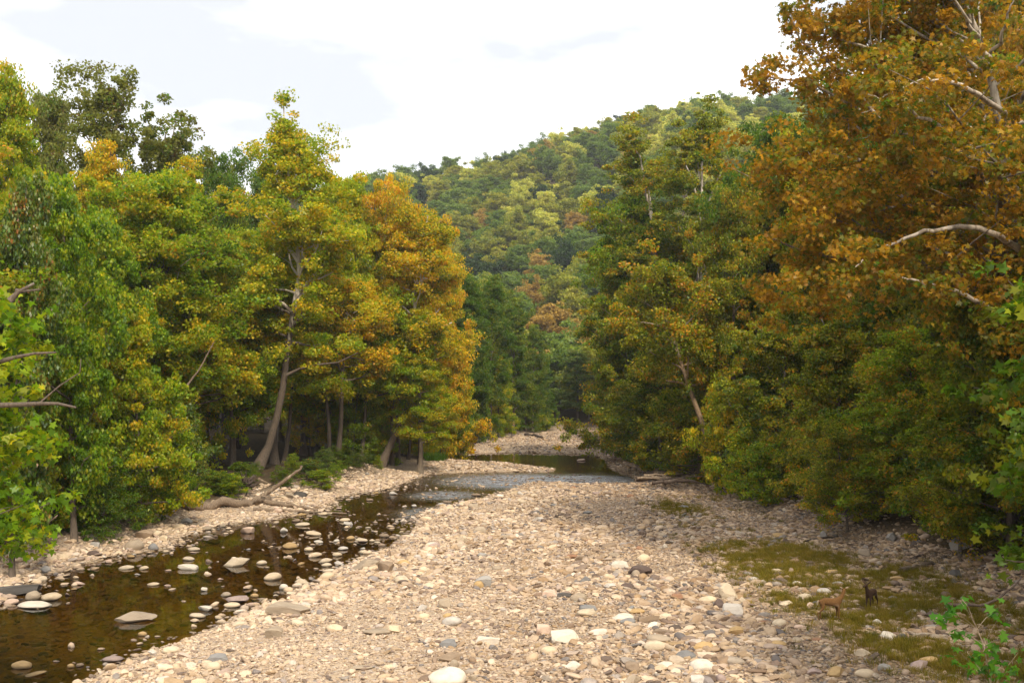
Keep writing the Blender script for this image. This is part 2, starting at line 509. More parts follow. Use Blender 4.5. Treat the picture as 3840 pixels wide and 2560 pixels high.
def vnoise(x, y, s):
    x = np.asarray(x) / s + 1000.3; y = np.asarray(y) / s + 1000.7
    i = np.floor(x).astype(int); j = np.floor(y).astype(int)
    f = x - i; g = y - j
    f = f * f * (3 - 2 * f); g = g * g * (3 - 2 * g)
    a = _tab[i % 256, j % 256]; b = _tab[(i + 1) % 256, j % 256]; c = _tab[i % 256, (j + 1) % 256]; d = _tab[(i + 1) % 256, (j + 1) % 256]
    return (a * (1 - f) + b * f) * (1 - g) + (c * (1 - f) + d * f) * g


GPOLY = np.array([(11.2, 53), (13.2, 54.5), (16.4, 50), (18.4, 45), (19.2, 40), (18.8, 35), (19, 29), (16, 26.5), (13.6, 28), (12.4, 31), (11.9, 34.5), (10.8, 40), (10.6, 47)])


CREST = np.array([(-900, 265), (0, 248), (200, 218), (330, 205), (372, 195), (430, 185), (480, 175), (520, 167), (560, 153), (610, 135), (640, 122), (700, 115), (800, 112), (1000, 108), (1400, 96), (2600, 66)])
H0, H1 = 235.0, 520.0


def sstep(a, b, x):
    t = np.clip((x - a) / (b - a), 0, 1)
    return t * t * (3 - 2 * t)


def hill_z(x, y):
    y2 = np.maximum(y, 30.0)
    u = CX + F * x / y2
    d = y2
    vc = np.interp(u, CREST[:, 0], CREST[:, 1])
    zc = CAMZ + (HV - vc) / F * H1 - 7.5
    t = np.clip((d - H0) / (H1 - H0), 0, 1)
    z = zc * (0.75 * t + 0.25 * sstep(0, 1, t)) + (vnoise(x, y, 45) - 0.5) * 20 * np.sin(np.pi * t) + (vnoise(x, y, 16) - 0.5) * 5 * np.sin(np.pi * t)
    z = np.where(d > H1, z - (d - H1) * 0.25, z)
    return np.where(d > H0, np.maximum(z, -5), 0.0)


def ground_z(x, y):
    x = np.asarray(x, float); y = np.asarray(y, float)
    ins = inside(x, y, WP); ds = seg_dist(x, y, WP)
    bed = -0.42 * sstep(0, 3.2, ds) - 0.03
    land = 0.38 * (1 - np.exp(-ds / 2.6)) + 0.012 * np.minimum(ds, 14)
    land = land + (vnoise(x, y, 3.1) - 0.5) * 0.16 + (vnoise(x, y, 0.9) - 0.5) * 0.07
    z = np.where(ins, bed + (vnoise(x, y, 1.2) - 0.5) * 0.1, np.maximum(land, 0.03))
    sl = np.interp(y, XL[:, 0], XL[:, 1]) - x
    sr = x - np.interp(y, XR[:, 0], XR[:, 1])
    bank_l = 0.9 * sstep(2.0, 7.5, sl) + 0.09 * np.maximum(sl - 6, 0) + (vnoise(x, y, 6) - 0.5) * 0.5 * sstep(3, 8, sl)
    bank_r = 1.3 * sstep(-1.0, 4.5, sr) + 0.16 * np.maximum(sr - 3, 0) + (vnoise(x, y, 6) - 0.5) * 0.5 * sstep(0, 6, sr)
    fade = 1 - sstep(200, 240, y)
    z = z + (np.minimum(bank_l, 14) + np.minimum(bank_r, 30)) * np.where(ins, 0, 1) * fade
    z = z + 1.2 * sstep(196, 225, y)
    return z + hill_z(x, y)


def axis(parts):
    return np.unique(np.round(np.concatenate([np.arange(a, b, s) for a, b, s in parts]), 3))


gx = axis([(-900, -120, 40), (-120, -44, 5), (-44, 30, 0.45), (30, 60, 2), (60, 420, 10), (420, 1001, 40)])
gy = axis([(-60, 20, 4), (20, 110, 0.45), (110, 215, 1.2), (215, 560, 6), (560, 1301, 60)])
GX, GY = np.meshgrid(gx, gy)
fx, fy = GX.ravel(), GY.ravel()
fz = ground_z(fx, fy)
nx, ny = len(gx), len(gy)
ii = np.arange(ny - 1)[:, None] * nx + np.arange(nx - 1)[None, :]
quads = np.stack([ii, ii + 1, ii + nx + 1, ii + nx], -1).reshape(-1, 4)
gm = np_mesh('ground', np.c_[fx, fy, fz], 4, True, quads)
sl = np.interp(fy, XL[:, 0], XL[:, 1]) - fx
sr = fx - np.interp(fy, XR[:, 0], XR[:, 1])
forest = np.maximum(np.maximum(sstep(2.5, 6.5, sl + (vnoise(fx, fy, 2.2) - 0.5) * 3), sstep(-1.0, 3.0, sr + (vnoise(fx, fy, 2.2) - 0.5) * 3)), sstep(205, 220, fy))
turf = np.where(inside(fx, fy, GPOLY), 1.0, np.exp(-seg_dist(fx, fy, GPOLY) / 1.2)) * np.clip(0.1 + vnoise(fx, fy, 1.3) * 1.1, 0, 1)
gm.attributes.new('turf', 'FLOAT', 'POINT').data.foreach_set('value', turf.astype(np.float32))
gm.attributes.new('forest', 'FLOAT', 'POINT').data.foreach_set('value', forest.astype(np.float32))

m, n, l = mat('ground')
o = n('ShaderNodeOutputMaterial'); b = n('ShaderNodeBsdfPrincipled'); b.inputs['Roughness'].default_value = 0.95
b.inputs['Specular IOR Level'].default_value = 0.15
g = n('ShaderNodeNewGeometry'); sp = n('ShaderNodeSeparateXYZ'); l(g.outputs['Position'], sp.inputs[0])
vo = n('ShaderNodeTexVoronoi'); vo.inputs['Scale'].default_value = 9.0
l(g.outputs['Position'], vo.inputs['Vector'])
sc_ = n('ShaderNodeSeparateColor'); l(vo.outputs['Color'], sc_.inputs[0])
ra = ramp(n, [(p, [c * 0.74 for c in col]) for p, col in STONE_RAMP]); l(sc_.outputs[0], ra.inputs[0])
rb = ramp(n, [(p, [c * 0.78 for c in col]) for p, col in STONE_RAMP_B]); l(sc_.outputs[0], rb.inputs[0])
mr = n('ShaderNodeMapRange'); mr.inputs['From Min'].default_value = -2; mr.inputs['From Max'].default_value = 16; l(sp.outputs['X'], mr.inputs['Value'])
mg = n('ShaderNodeMix'); mg.data_type = 'RGBA'; l(mr.outputs[0], mg.inputs[0]); l(ra.outputs[0], mg.inputs['A']); l(rb.outputs[0], mg.inputs['B'])
fn = n('ShaderNodeTexNoise'); fn.inputs['Scale'].default_value = 3.0; fn.inputs['Detail'].default_value = 8; fn.inputs['Roughness'].default_value = 0.7
l(g.outputs['Position'], fn.inputs['Vector'])
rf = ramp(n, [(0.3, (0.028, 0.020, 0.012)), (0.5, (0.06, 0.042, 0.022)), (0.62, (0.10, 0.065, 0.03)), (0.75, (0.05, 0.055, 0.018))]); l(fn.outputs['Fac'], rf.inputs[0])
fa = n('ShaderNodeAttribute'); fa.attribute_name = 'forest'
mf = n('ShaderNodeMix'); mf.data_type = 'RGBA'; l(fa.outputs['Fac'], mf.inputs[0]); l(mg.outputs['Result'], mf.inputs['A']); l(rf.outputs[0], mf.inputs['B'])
# the bed of the stream: amber silt and algae over stones
rw = ramp(n, [(0.3, (0.07, 0.045, 0.014)), (0.5, (0.145, 0.095, 0.026)), (0.7, (0.26, 0.18, 0.06))]); l(fn.outputs['Fac'], rw.inputs[0])
wz = n('ShaderNodeMapRange'); wz.inputs['From Min'].default_value = 0.06; wz.inputs['From Max'].default_value = -0.06; l(sp.outputs['Z'], wz.inputs['Value'])
mw = n('ShaderNodeMix'); mw.data_type = 'RGBA'; l(wz.outputs[0], mw.inputs[0])
ta = n('ShaderNodeAttribute'); ta.attribute_name = 'turf'
mtf = n('ShaderNodeMix'); mtf.data_type = 'RGBA'; l(ta.outputs['Fac'], mtf.inputs[0]); l(mf.outputs['Result'], mtf.inputs['A'])
rt = ramp(n, [(0.3, (0.09, 0.07, 0.024)), (0.5, (0.16, 0.12, 0.04)), (0.7, (0.25, 0.19, 0.09))]); l(fn.outputs['Fac'], rt.inputs[0]); l(rt.outputs[0], mtf.inputs['B'])
l(mtf.outputs['Result'], mw.inputs['A']); l(rw.outputs[0], mw.inputs['B'])
l(mw.outputs['Result'], b.inputs['Base Color'])
bp = n('ShaderNodeBump'); bp.inputs['Strength'].default_value = 0.9; bp.inputs['Distance'].default_value = 0.06; bp.invert = True
l(vo.outputs['Distance'], bp.inputs['Height']); l(bp.outputs[0], b.inputs['Normal'])
l(b.outputs[0], o.inputs[0])
ground = link('ground', gm)
set_mat(ground, m)
tag(ground, kind='structure')

# ------------------------------------------------------------------ water
m, n, l = mat('river_water')
o = n('ShaderNodeOutputMaterial')
tb = n('ShaderNodeBsdfTransparent'); tb.inputs['Color'].default_value = (0.66, 0.52, 0.25, 1)
gl = n('ShaderNodeBsdfGlossy'); gl.inputs['Roughness'].default_value = 0.03; gl.inputs['Color'].default_value = (0.92, 0.95, 1, 1)
g = n('ShaderNodeNewGeometry')
mpn = n('ShaderNodeMapping'); mpn.inputs['Scale'].default_value = (1.0, 0.55, 1.0); mpn.inputs['Rotation'].default_value = (0, 0, R(-25))
l(g.outputs['Position'], mpn.inputs['Vector'])
n1 = n('ShaderNodeTexNoise'); n1.inputs['Scale'].default_value = 1.6; n1.inputs['Detail'].default_value = 5; n1.inputs['Distortion'].default_value = 0.6
n2 = n('ShaderNodeTexNoise'); n2.inputs['Scale'].default_value = 0.13; n2.inputs['Detail'].default_value = 3
l(mpn.outputs[0], n1.inputs['Vector']); l(g.outputs['Position'], n2.inputs['Vector'])
at = n('ShaderNodeAttribute'); at.attribute_name = 'riffle'
stn = mathn(n, l, 'ADD', mathn(n, l, 'MULTIPLY', at.outputs['Fac'], 1.0), mathn(n, l, 'MULTIPLY', n2.outputs['Fac'], 0.07))
bp = n('ShaderNodeBump')
l(mathn(n, l, 'ADD', mathn(n, l, 'MULTIPLY', at.outputs['Fac'], 0.75), 0.15), bp.inputs['Distance'])
l(stn, bp.inputs['Strength']); l(n1.outputs['Fac'], bp.inputs['Height'])
l(bp.outputs[0], gl.inputs['Normal'])
l(mathn(n, l, 'ADD', mathn(n, l, 'MULTIPLY', at.outputs['Fac'], 0.5), 0.03), gl.inputs['Roughness'])
fr = n('ShaderNodeFresnel'); fr.inputs['IOR'].default_value = 1.33; l(bp.outputs[0], fr.inputs['Normal'])
ms = n('ShaderNodeMixShader'); l(fr.outputs[0], ms.inputs[0]); l(tb.outputs[0], ms.inputs[1]); l(gl.outputs[0], ms.inputs[2])
l(ms.outputs[0], o.inputs[0])
wx = axis([(-84, -30, 3), (-30, 24, 0.7)]); wy = axis([(18, 140, 0.7)])
WX, WY = np.meshgrid(wx, wy)
wxf, wyf = WX.ravel(), WY.ravel()
ii = np.arange(len(wy) - 1)[:, None] * len(wx) + np.arange(len(wx) - 1)[None, :]
q = np.stack([ii, ii + 1, ii + len(wx) + 1, ii + len(wx)], -1).reshape(-1, 4)
near = inside(wxf, wyf, WP) | (seg_dist(wxf, wyf, WP) < 1.2)
q = q[near[q].any(axis=1)]
wm = np_mesh('river', np.c_[wxf, wyf, np.zeros(len(wxf))], 4, True, q)
RIF = [((0.0, 97), 9, 7.5), ((8, 97), 7, 7), ((-6, 84), 3.0, 4), ((-5.5, 72), 3, 4), ((-19, 34), 4, 4)]
rif = np.zeros(len(wxf))
for (cx, cy_), rx, ry in RIF[:4]:
    rif = np.maximum(rif, np.exp(-((wxf - cx) / rx) ** 2 - ((wyf - cy_) / ry) ** 2))
rif = np.maximum(rif, 0.22 * np.exp(-((wxf + 20) / 6) ** 2 - ((wyf - 33) / 5) ** 2))
wm.attributes.new('riffle', 'FLOAT', 'POINT').data.foreach_set('value', rif.astype(np.float32))
river = link('river', wm)
set_mat(river, m)
tag(river, kind='structure')


# ------------------------------------------------------------------ stones
def stone_mesh(name, seed, kind, sub=3):
    r = np.random.default_rng(seed)
    bm = bmesh.new()
    bmesh.ops.create_icosphere(bm, subdivisions=sub, radius=1.0)
    co = np.array([v.co[:] for v in bm.verts])
    amp = {'round': 0.16, 'flat': 0.18, 'block': 0.12, 'slab': 0.12, 'rough': 0.22}[kind]
    off = r.uniform(-50, 50, 3)
    dsp = np.array([mnoise.fractal(Vector(c * 0.9 + off), 1.0, 2.0, 3) for c in co])
    co = co * (1 + amp * dsp)[:, None]
    cuts = {'round': 3, 'flat': 4, 'block': 10, 'slab': 9, 'rough': 12}[kind]
    for i in range(cuts):
        nrm = unit(r.normal(size=3))
        dlim = r.uniform(0.45, 0.75) if kind in ('block', 'slab', 'rough') else r.uniform(0.72, 0.9)
        h = co @ nrm - dlim
        co = co - np.maximum(h, 0)[:, None] * nrm * (1.0 if kind not in ('round', 'flat') else 0.8)
    if kind in ('block', 'slab', 'rough'):
        co = co * (1 + 0.035 * np.array([mnoise.fractal(Vector(c * 3 + off), 1.0, 2.0, 3) for c in co]))[:, None]
    ext = np.abs(co).max(axis=0)
    co = co / ext * 0.5
    for v, c in zip(bm.verts, co):
        v.co = c
    for f in bm.faces:
        f.smooth = kind in ('round', 'flat')
    me = bpy.data.meshes.new(name)
    bm.to_mesh(me); bm.free()
    me.materials.append(None)
    return me


SK = ['round', 'round', 'round', 'flat', 'flat', 'block', 'block', 'rough', 'rough', 'slab', 'slab']
PROTO = {k: [] for k in set(SK)}
for i, k in enumerate(SK * 2):
    PROTO[k].append(stone_mesh('stone_' + k, 100 + i, k))

# colour words -> colours
SC = {
    'white': (0.57, 0.50, 0.405), 'cream': (0.52, 0.42, 0.295), 'pale tan': (0.54, 0.42, 0.28), 'ochre': (0.43, 0.285, 0.13), 'brown': (0.25, 0.18, 0.12),
    'grey-brown': (0.33, 0.26, 0.185), 'grey': (0.30, 0.275, 0.245), 'pale grey': (0.48, 0.43, 0.37), 'bluish grey': (0.20, 0.19, 0.18), 'mauve': (0.33, 0.245, 0.21),
    'pinkish': (0.50, 0.36, 0.27), 'dark brown': (0.115, 0.08, 0.065), 'dark grey': (0.11, 0.10, 0.09), 'rust-brown': (0.28, 0.15, 0.085)}
# (u centre, v base, width px, height px, colour, shape, place)
W_, B_, L_, S_ = 'in the stream', 'on the open gravel bar', 'on the pebbly edge across the stream', 'in the grassy shade by the deer'
HS = [
    (129.5, 622.2, 43.5, 12.8, 'grey-brown', 'rough', W_), (10, 596, 50, 14, 'dark grey', 'slab', W_), (30.7, 599.6, 14.7, 10.3, 'grey-brown', 'round', W_), (48, 600, 21.8, 9.3, 'pale tan', 'round', W_),
    (30, 607.7, 38.6, 7.4, 'white', 'flat', W_), (40.8, 580.5, 12, 5.7, 'cream', 'round', W_), (33, 583, 6.5, 3.3, 'pale tan', 'round', W_), (125, 568.6, 15.8, 4, 'cream', 'flat', W_),
    (142.6, 569, 11, 3.8, 'pale tan', 'flat', W_), (187, 560, 13, 4.1, 'cream', 'flat', W_), (188.6, 569, 22.3, 6.9, 'white', 'rough', W_), (234.5, 565.8, 28.3, 10.3, 'cream', 'rough', W_),
    (152, 585, 12.5, 3.2, 'pale tan', 'flat', W_), (167, 586, 7, 2.2, 'pinkish', 'flat', W_), (203.4, 590.5, 6.8, 4, 'white', 'block', W_), (205, 610.5, 18, 5.8, 'white', 'block', W_),
    (195.6, 617.5, 19, 5.7, 'cream', 'round', W_), (218, 619, 10.3, 4.7, 'pale tan', 'rough', W_), (141.8, 635, 10.3, 4.6, 'ochre', 'round', W_), (19.6, 668, 21.8, 8.7, 'ochre', 'round', W_),
    (32, 675.6, 22.9, 4.7, 'ochre', 'flat', W_), (210.3, 540.3, 20, 7, 'brown', 'block', L_), (193, 550, 13, 3.8, 'cream', 'flat', W_), (247.5, 533, 18, 7.1, 'pinkish', 'block', W_),
    (132, 548, 19.6, 10.9, 'grey-brown', 'round', L_), (144, 537.6, 21.8, 9.5, 'brown', 'block', L_), (152, 548.5, 10.9, 7, 'bluish grey', 'round', L_), (205.4, 530, 11.4, 4.9, 'grey-brown', 'round', W_),
    (91.7, 553.9, 11.4, 5.8, 'dark brown', 'round', L_), (61.8, 558.8, 13.6, 6, 'pale tan', 'round', L_), (169.5, 652.4, 18, 7.6, 'cream', 'round', B_), (151.3, 654, 8.7, 5.4, 'pale grey', 'block', B_),
    (215.8, 661, 21, 10.9, 'bluish grey', 'rough', B_), (109.7, 661, 22.3, 5.4, 'mauve', 'flat', W_), (211.7, 669.8, 16, 9.8, 'cream', 'round', B_), (238, 625.7, 14.7, 6, 'cream', 'round', B_),
    (70, 667, 7.6, 4.2, 'ochre', 'round', W_), (79, 666, 8, 4, 'brown', 'round', W_), (233, 602.3, 26, 8.7, 'mauve', 'rough', W_), (225, 595.8, 12, 4.7, 'grey-brown', 'flat', W_), (230.5, 606.7, 17, 5.4, 'pale tan', 'flat', W_),
    (301, 525.6, 16, 3.8, 'cream', 'flat', W_), (312.6, 534.9, 18.5, 4.7, 'pale tan', 'flat', W_), (284, 532, 9, 5.4, 'pale grey', 'block', W_), (289, 548, 16, 6.7, 'ochre', 'round', W_), (308, 550.6, 10, 4.7, 'pale tan', 'round', W_),
    (314.5, 556.6, 13.6, 5.4, 'pale tan', 'round', W_), (318, 542.5, 10, 3, 'white', 'flat', W_), (336, 541.4, 7, 3, 'white', 'round', W_), (344, 521, 11.4, 3.8, 'pale tan', 'flat', W_), (346.6, 524.8, 10.3, 3.6, 'pale grey', 'block', W_),
    (350, 539, 9, 4, 'ochre', 'round', W_), (361, 541, 15, 3.6, 'cream', 'flat', W_), (342.5, 549.5, 11, 4, 'pale grey', 'flat', W_), (336.8, 555.7, 10, 4.4, 'pale tan', 'round', W_), (363, 553, 8.7, 3.6, 'cream', 'round', W_),
    (326, 565.9, 11.4, 4, 'cream', 'round', W_), (338.4, 565, 11.4, 5.2, 'pale grey', 'rough', W_), (261, 564, 11, 5, 'cream', 'round', W_), (271.5, 579.5, 18, 8.7, 'pale tan', 'round', W_), (326.5, 578, 15.8, 8.5, 'pale tan', 'round', B_),
    (300.9, 585, 15.8, 8, 'cream', 'rough', W_), (282.7, 588.7, 9.8, 6, 'white', 'round', W_), (366, 568.6, 30, 12, 'grey-brown', 'rough', B_), (386, 572.4, 20.7, 12.5, 'brown', 'block', B_), (403.7, 565.3, 14.7, 6.5, 'ochre', 'round', B_),
    (286.7, 614.8, 43, 13.6, 'grey-brown', 'slab', B_), (273.4, 637.7, 21.8, 12.5, 'grey-brown', 'block', B_), (334, 630.6, 20, 7.6, 'pale tan', 'round', B_), (376.8, 634.4, 30.5, 7, 'grey-brown', 'flat', B_),
    (391.5, 632.8, 18.5, 11.4, 'pale tan', 'rough', B_), (447.3, 685, 40.8, 19, 'white', 'round', B_), (484, 586.6, 21.8, 12, 'grey', 'block', B_), (478.5, 587.6, 10.9, 9, 'ochre', 'round', B_), (478.3, 532.7, 14.7, 8.2, 'grey-brown', 'rough', B_),
    (422, 610.5, 10.9, 7.6, 'pale grey', 'rough', B_), (444.6, 607.8, 13.6, 10.3, 'grey-brown', 'block', B_), (447.8, 647, 18, 10.9, 'bluish grey', 'rough', B_), (451.6, 661, 29, 10, 'brown', 'slab', B_), (454, 667, 9.8, 9.8, 'grey-brown', 'round', B_),
    (435, 547, 13, 5, 'mauve', 'slab', B_), (461, 548.5, 13.6, 5.4, 'grey-brown', 'flat', B_), (481.9, 556.4, 10.9, 4.4, 'grey', 'flat', B_), (496.8, 569.7, 10.3, 5, 'grey-brown', 'round', B_), (473, 680.7, 9.8, 7.6, 'grey-brown', 'block', B_),
    (360.5, 669.8, 24, 5, 'grey-brown', 'flat', B_), (341, 626.8, 12.5, 6, 'brown', 'slab', B_), (423.6, 618, 13, 6, 'pale tan', 'round', B_), (447, 616.5, 9.3, 4.4, 'ochre', 'round', B_),
    (561.3, 642.6, 32, 13.6, 'white', 'block', B_), (598.5, 634.4, 24, 6.9, 'white', 'slab', B_), (549.5, 653.5, 18.5, 9.3, 'pale tan', 'round', B_), (619, 567.5, 20, 9.8, 'white', 'rough', B_), (639.3, 575.7, 28.3, 11.4, 'dark brown', 'slab', B_),
    (636.4, 577, 9.3, 8.2, 'grey-brown', 'round', B_), (582.5, 561.5, 15.8, 7, 'brown', 'block', B_), (572, 558, 13.6, 5.8, 'rust-brown', 'rough', B_), (574.3, 534.3, 9.3, 4.9, 'dark brown', 'rough', B_), (624.6, 622, 24, 11, 'white', 'round', B_),
    (628, 624, 17, 7.3, 'bluish grey', 'flat', B_), (587.4, 610, 20, 7.4, 'bluish grey', 'rough', B_), (633, 608.9, 9.3, 4.4, 'bluish grey', 'round', B_), (638, 613, 18, 6, 'ochre', 'flat', B_), (649.5, 622, 23, 7.8, 'brown', 'slab', B_),
    (665.5, 619.2, 15, 8.2, 'cream', 'rough', B_), (655, 627.3, 17, 7.6, 'white', 'rough', B_), (729.4, 599.6, 23.4, 18.2, 'cream', 'rough', B_), (718.4, 608.3, 14, 11.4, 'dark brown', 'block', B_), (733, 615.4, 21.8, 13, 'pale grey', 'block', B_),
    (743.9, 603.4, 10.9, 7.4, 'cream', 'rough', B_), (660.3, 641.5, 25.6, 8.2, 'grey-brown', 'round', B_), (665, 634.4, 20.7, 6.5, 'brown', 'slab', B_), (704.7, 650, 21.8, 11.4, 'ochre', 'rough', B_), (737.8, 634.4, 18.5, 9.3, 'ochre', 'block', B_),
    (704, 671, 26.7, 13, 'white', 'round', B_), (665.8, 668.7, 20, 10, 'white', 'rough', B_), (633.6, 683.5, 19, 11, 'grey-brown', 'rough', B_), (632.5, 671.5, 15.8, 10.9, 'brown', 'block', B_), (573.8, 669.3, 16.9, 9.8, 'white', 'rough', B_),
    (567, 674.5, 10.9, 8, 'brown', 'block', B_), (721.3, 681, 11.4, 8.2, 'mauve', 'round', B_), (697, 683.5, 17, 9.6, 'pale grey', 'block', B_), (541.7, 633.9, 17, 10.9, 'pinkish', 'block', B_), (549.5, 594.7, 15, 8.2, 'pinkish', 'rough', B_),
    (565.9, 597.4, 16, 5.4, 'dark grey', 'slab', B_), (627.4, 587.6, 14, 6, 'dark brown', 'flat', B_), (609.7, 588, 13.6, 7, 'pale grey', 'rough', B_), (676.9, 598.5, 12, 6, 'rust-brown', 'block', B_), (684, 587.6, 8.7, 5.4, 'dark grey', 'slab', B_),
    (639, 549.5, 9.8, 4.4, 'rust-brown', 'block', B_), (665, 548, 6.5, 5.4, 'white', 'rough', B_), (647, 541, 5, 4, 'white', 'rough', B_), (754.5, 582, 13.6, 7, 'pale grey', 'rough', B_), (888.5, 641.5, 19, 12, 'white', 'block', S_),
    (903.5, 639.6, 10, 7.6, 'dark grey', 'round', S_), (866, 656, 19.6, 9.8, 'cream', 'slab', S_), (781, 625.7, 16, 7.6, 'cream', 'round', B_), (800.7, 628.5, 14, 5, 'pinkish', 'flat', S_), (798.5, 585.5, 13, 6, 'white', 'rough', S_),
    (826, 593.6, 16, 6.5, 'pale grey', 'round', S_), (806.6, 598, 14, 5.4, 'cream', 'round', S_), (818.7, 604.5, 11.8, 4.9, 'dark grey', 'flat', S_), (811, 607.8, 9.8, 7, 'pinkish', 'rough', S_), (838.5, 675.8, 22.3, 12, 'ochre', 'rough', S_),
    (866.8, 677.4, 20, 9.8, 'pale tan', 'flat', S_), (817.5, 675.3, 18.5, 8.2, 'mauve', 'block', B_), (885.3, 669.3, 14.7, 8, 'grey', 'rough', S_), (922, 668.7, 23, 10.9, 'mauve', 'rough', S_), (817.8, 641.5, 10.3, 4.9, 'rust-brown', 'flat', S_),
    (779.7, 645.9, 17, 6.5, 'ochre', 'flat', B_), (780.5, 648, 11, 4.4, 'mauve', 'flat', B_), (878.8, 624, 12.5, 6.5, 'pale grey', 'rough', S_), (914, 612, 9.8, 4, 'white', 'rough', S_), (935.6, 615.4, 13, 3.8, 'pale tan', 'flat', S_),
    (838.7, 585.5, 13, 5, 'grey', 'flat', S_), (871.4, 580, 10.9, 4.9, 'pale tan', 'rough', S_), (899, 582, 17, 7, 'ochre', 'block', S_), (939.7, 640.4, 26.7, 8, 'grey-brown', 'rough', S_), (780.3, 573, 16.9, 5.4, 'cream', 'rough', S_),
    (792, 574, 10.9, 7.6, 'brown', 'slab', S_), (893, 548, 12.5, 12.5, 'grey', 'rough', S_), (961.5, 563.7, 28.8, 14, 'grey', 'block', S_), (955.8, 578.4, 14, 13, 'dark grey', 'rough', S_), (824.6, 537.6, 8.7, 8.2, 'grey', 'rough', S_),
    (865, 556, 12.5, 8, 'grey-brown', 'block', S_), (581, 460.3, 9.5, 2.2, 'pinkish', 'flat', 'in the far pool'), (300, 497, 14, 7, 'dark grey', 'slab', L_)]

TODO = []           # (object, phrase, plural phrase, place, sort key): labels are given at the end


def put_stone(x, y, zg, wd, ht, depth, colour, kind, place, sink=0.3, jit=True, group=None):
    me = random.choice(PROTO[kind])
    o = link('river_stone', me)
    set_mat(o, STONE)
    c = SC[colour]
    k = random.uniform(0.92, 1.08) * (0.86 if place == W_ else 1)
    o.color = (c[0] * k, c[1] * k, c[2] * k, 1)
    full = ht / (1 - sink)
    o.scale = (wd, depth, full)
    o.rotation_euler = (random.uniform(-.12, .12), random.uniform(-.14, .14), random.uniform(-0.5, 0.5))
    o.location = (x, y, zg + ht - full * 0.5)
    o['category'] = 'stone'
    shape = {'round': 'rounded', 'flat': 'flat', 'block': 'blocky', 'slab': 'slab-like', 'rough': 'angular'}[kind]
    TODO.append((o, f'{colour} {shape}', 'stone', place, CX + F * x / y, group or ('stones standing in the stream' if place == W_ else 'larger stones lying ' + place)))
    return o


def gz1(x, y):
    return float(ground_z(np.array([x]), np.array([y]))[0])


used = []
for (u, v, wp, hp, c, k, place) in HS:
    zg = 0.0 if place in (W_, 'in the far pool') else 0.3
    for _ in range(3):
        d = gd(v, zg); x = (u - CX) / F * d
        if place not in (W_, 'in the far pool'):
            zg = gz1(x, d + 0.2)
    s = d / F
    wd = wp * s
    depth = wd * random.uniform(0.65, 0.85)
    hv = max(hp * s - depth * 0.5 * (CAMZ / d) * 0.9, hp * s * 0.5)
    put_stone(x, d + depth * 0.4, zg, wd, hv, depth, c, k, place)
    used.append((x, d + depth * 0.4, wd))
U = np.array(used)

# more of the larger loose stones
def free(x, y, wd):
    return np.all(np.hypot(U[:, 0] - x, U[:, 1] - y) > (U[:, 2] + wd) * 0.5)


cn = list(SC)
want = [(W_, 56), (B_, 52), (L_, 24)]
for place, cnt in want:
    got = tries = 0
    while got < cnt and tries < 20000:
        tries += 1
        y = random.uniform(29, 88) if place != L_ else random.uniform(42, 98)
        x = random.uniform(-24, 18)
        a = np.array([x]), np.array([y])
        isin = bool(inside(*a, WP)[0]); ds = float(seg_dist(*a, WP)[0])
        sl1 = float(np.interp(y, XL[:, 0], XL[:, 1])) - x; sr1 = x - float(np.interp(y, XR[:, 0], XR[:, 1]))
        u = CX + F * x / y
        if not (5 < u < 1019):
            continue
        if place == W_:
            # mostly the shallow edge of the bar
            if not isin or y < 34 or (ds > 2.5 and random.random() < 0.88) or y > 86: continue
            wd = 0.3 + 0.6 * random.random() ** 2; c = random.choice(['cream', 'pale tan', 'grey-brown', 'ochre', 'pale grey', 'pinkish', 'brown', 'pale tan']); k = random.choice(['round', 'flat', 'block', 'rough', 'rough']); zg = 0.0
            ht = wd * random.uniform(0.18, 0.36)
        elif place == B_:
            if isin or ds < 0.6 or sr1 > -3 or sl1 > -1.5: continue
            wd = random.uniform(0.5, 0.85); zg = gz1(x, y)
            c = random.choice(['cream', 'pale tan', 'white', 'cream', 'pale grey', 'grey-brown'] if x < 3 else ['brown', 'ochre', 'mauve', 'pale tan', 'grey-brown', 'bluish grey', 'rust-brown', 'cream'])
            k = random.choice(['round', 'block', 'rough', 'slab', 'flat']); ht = wd * random.uniform(0.25, 0.45)
        else:
            if isin or not (0.2 < sl1 < 4.5): continue
            wd = random.uniform(0.45, 0.9); zg = gz1(x, y)
            c = random.choice(['cream', 'pale tan', 'grey-brown', 'grey', 'pinkish']); k = random.choice(['round', 'block', 'rough', 'flat']); ht = wd * random.uniform(0.3, 0.5)
        if not free(x, y, wd):
            continue
        put_stone(x, y, zg, wd, ht, wd * random.uniform(0.6, 0.85), c, k, place)
        U = np.vstack([U, [x, y, wd]])
        got += 1

# the countless rest: gravel as one object of instances
proto_col = bpy.data.collections.new('gravel_source')
for i, k in enumerate(['round', 'rough', 'flat', 'slab', 'block', 'rough', 'slab', 'rough', 'round']):
    po = bpy.data.objects.new('pebble_%02d' % i, stone_mesh('pebble', 300 + i, k, 2))
    po.data.materials[0] = GRAVEL
    proto_col.objects.link(po)
gp, gs = [], []


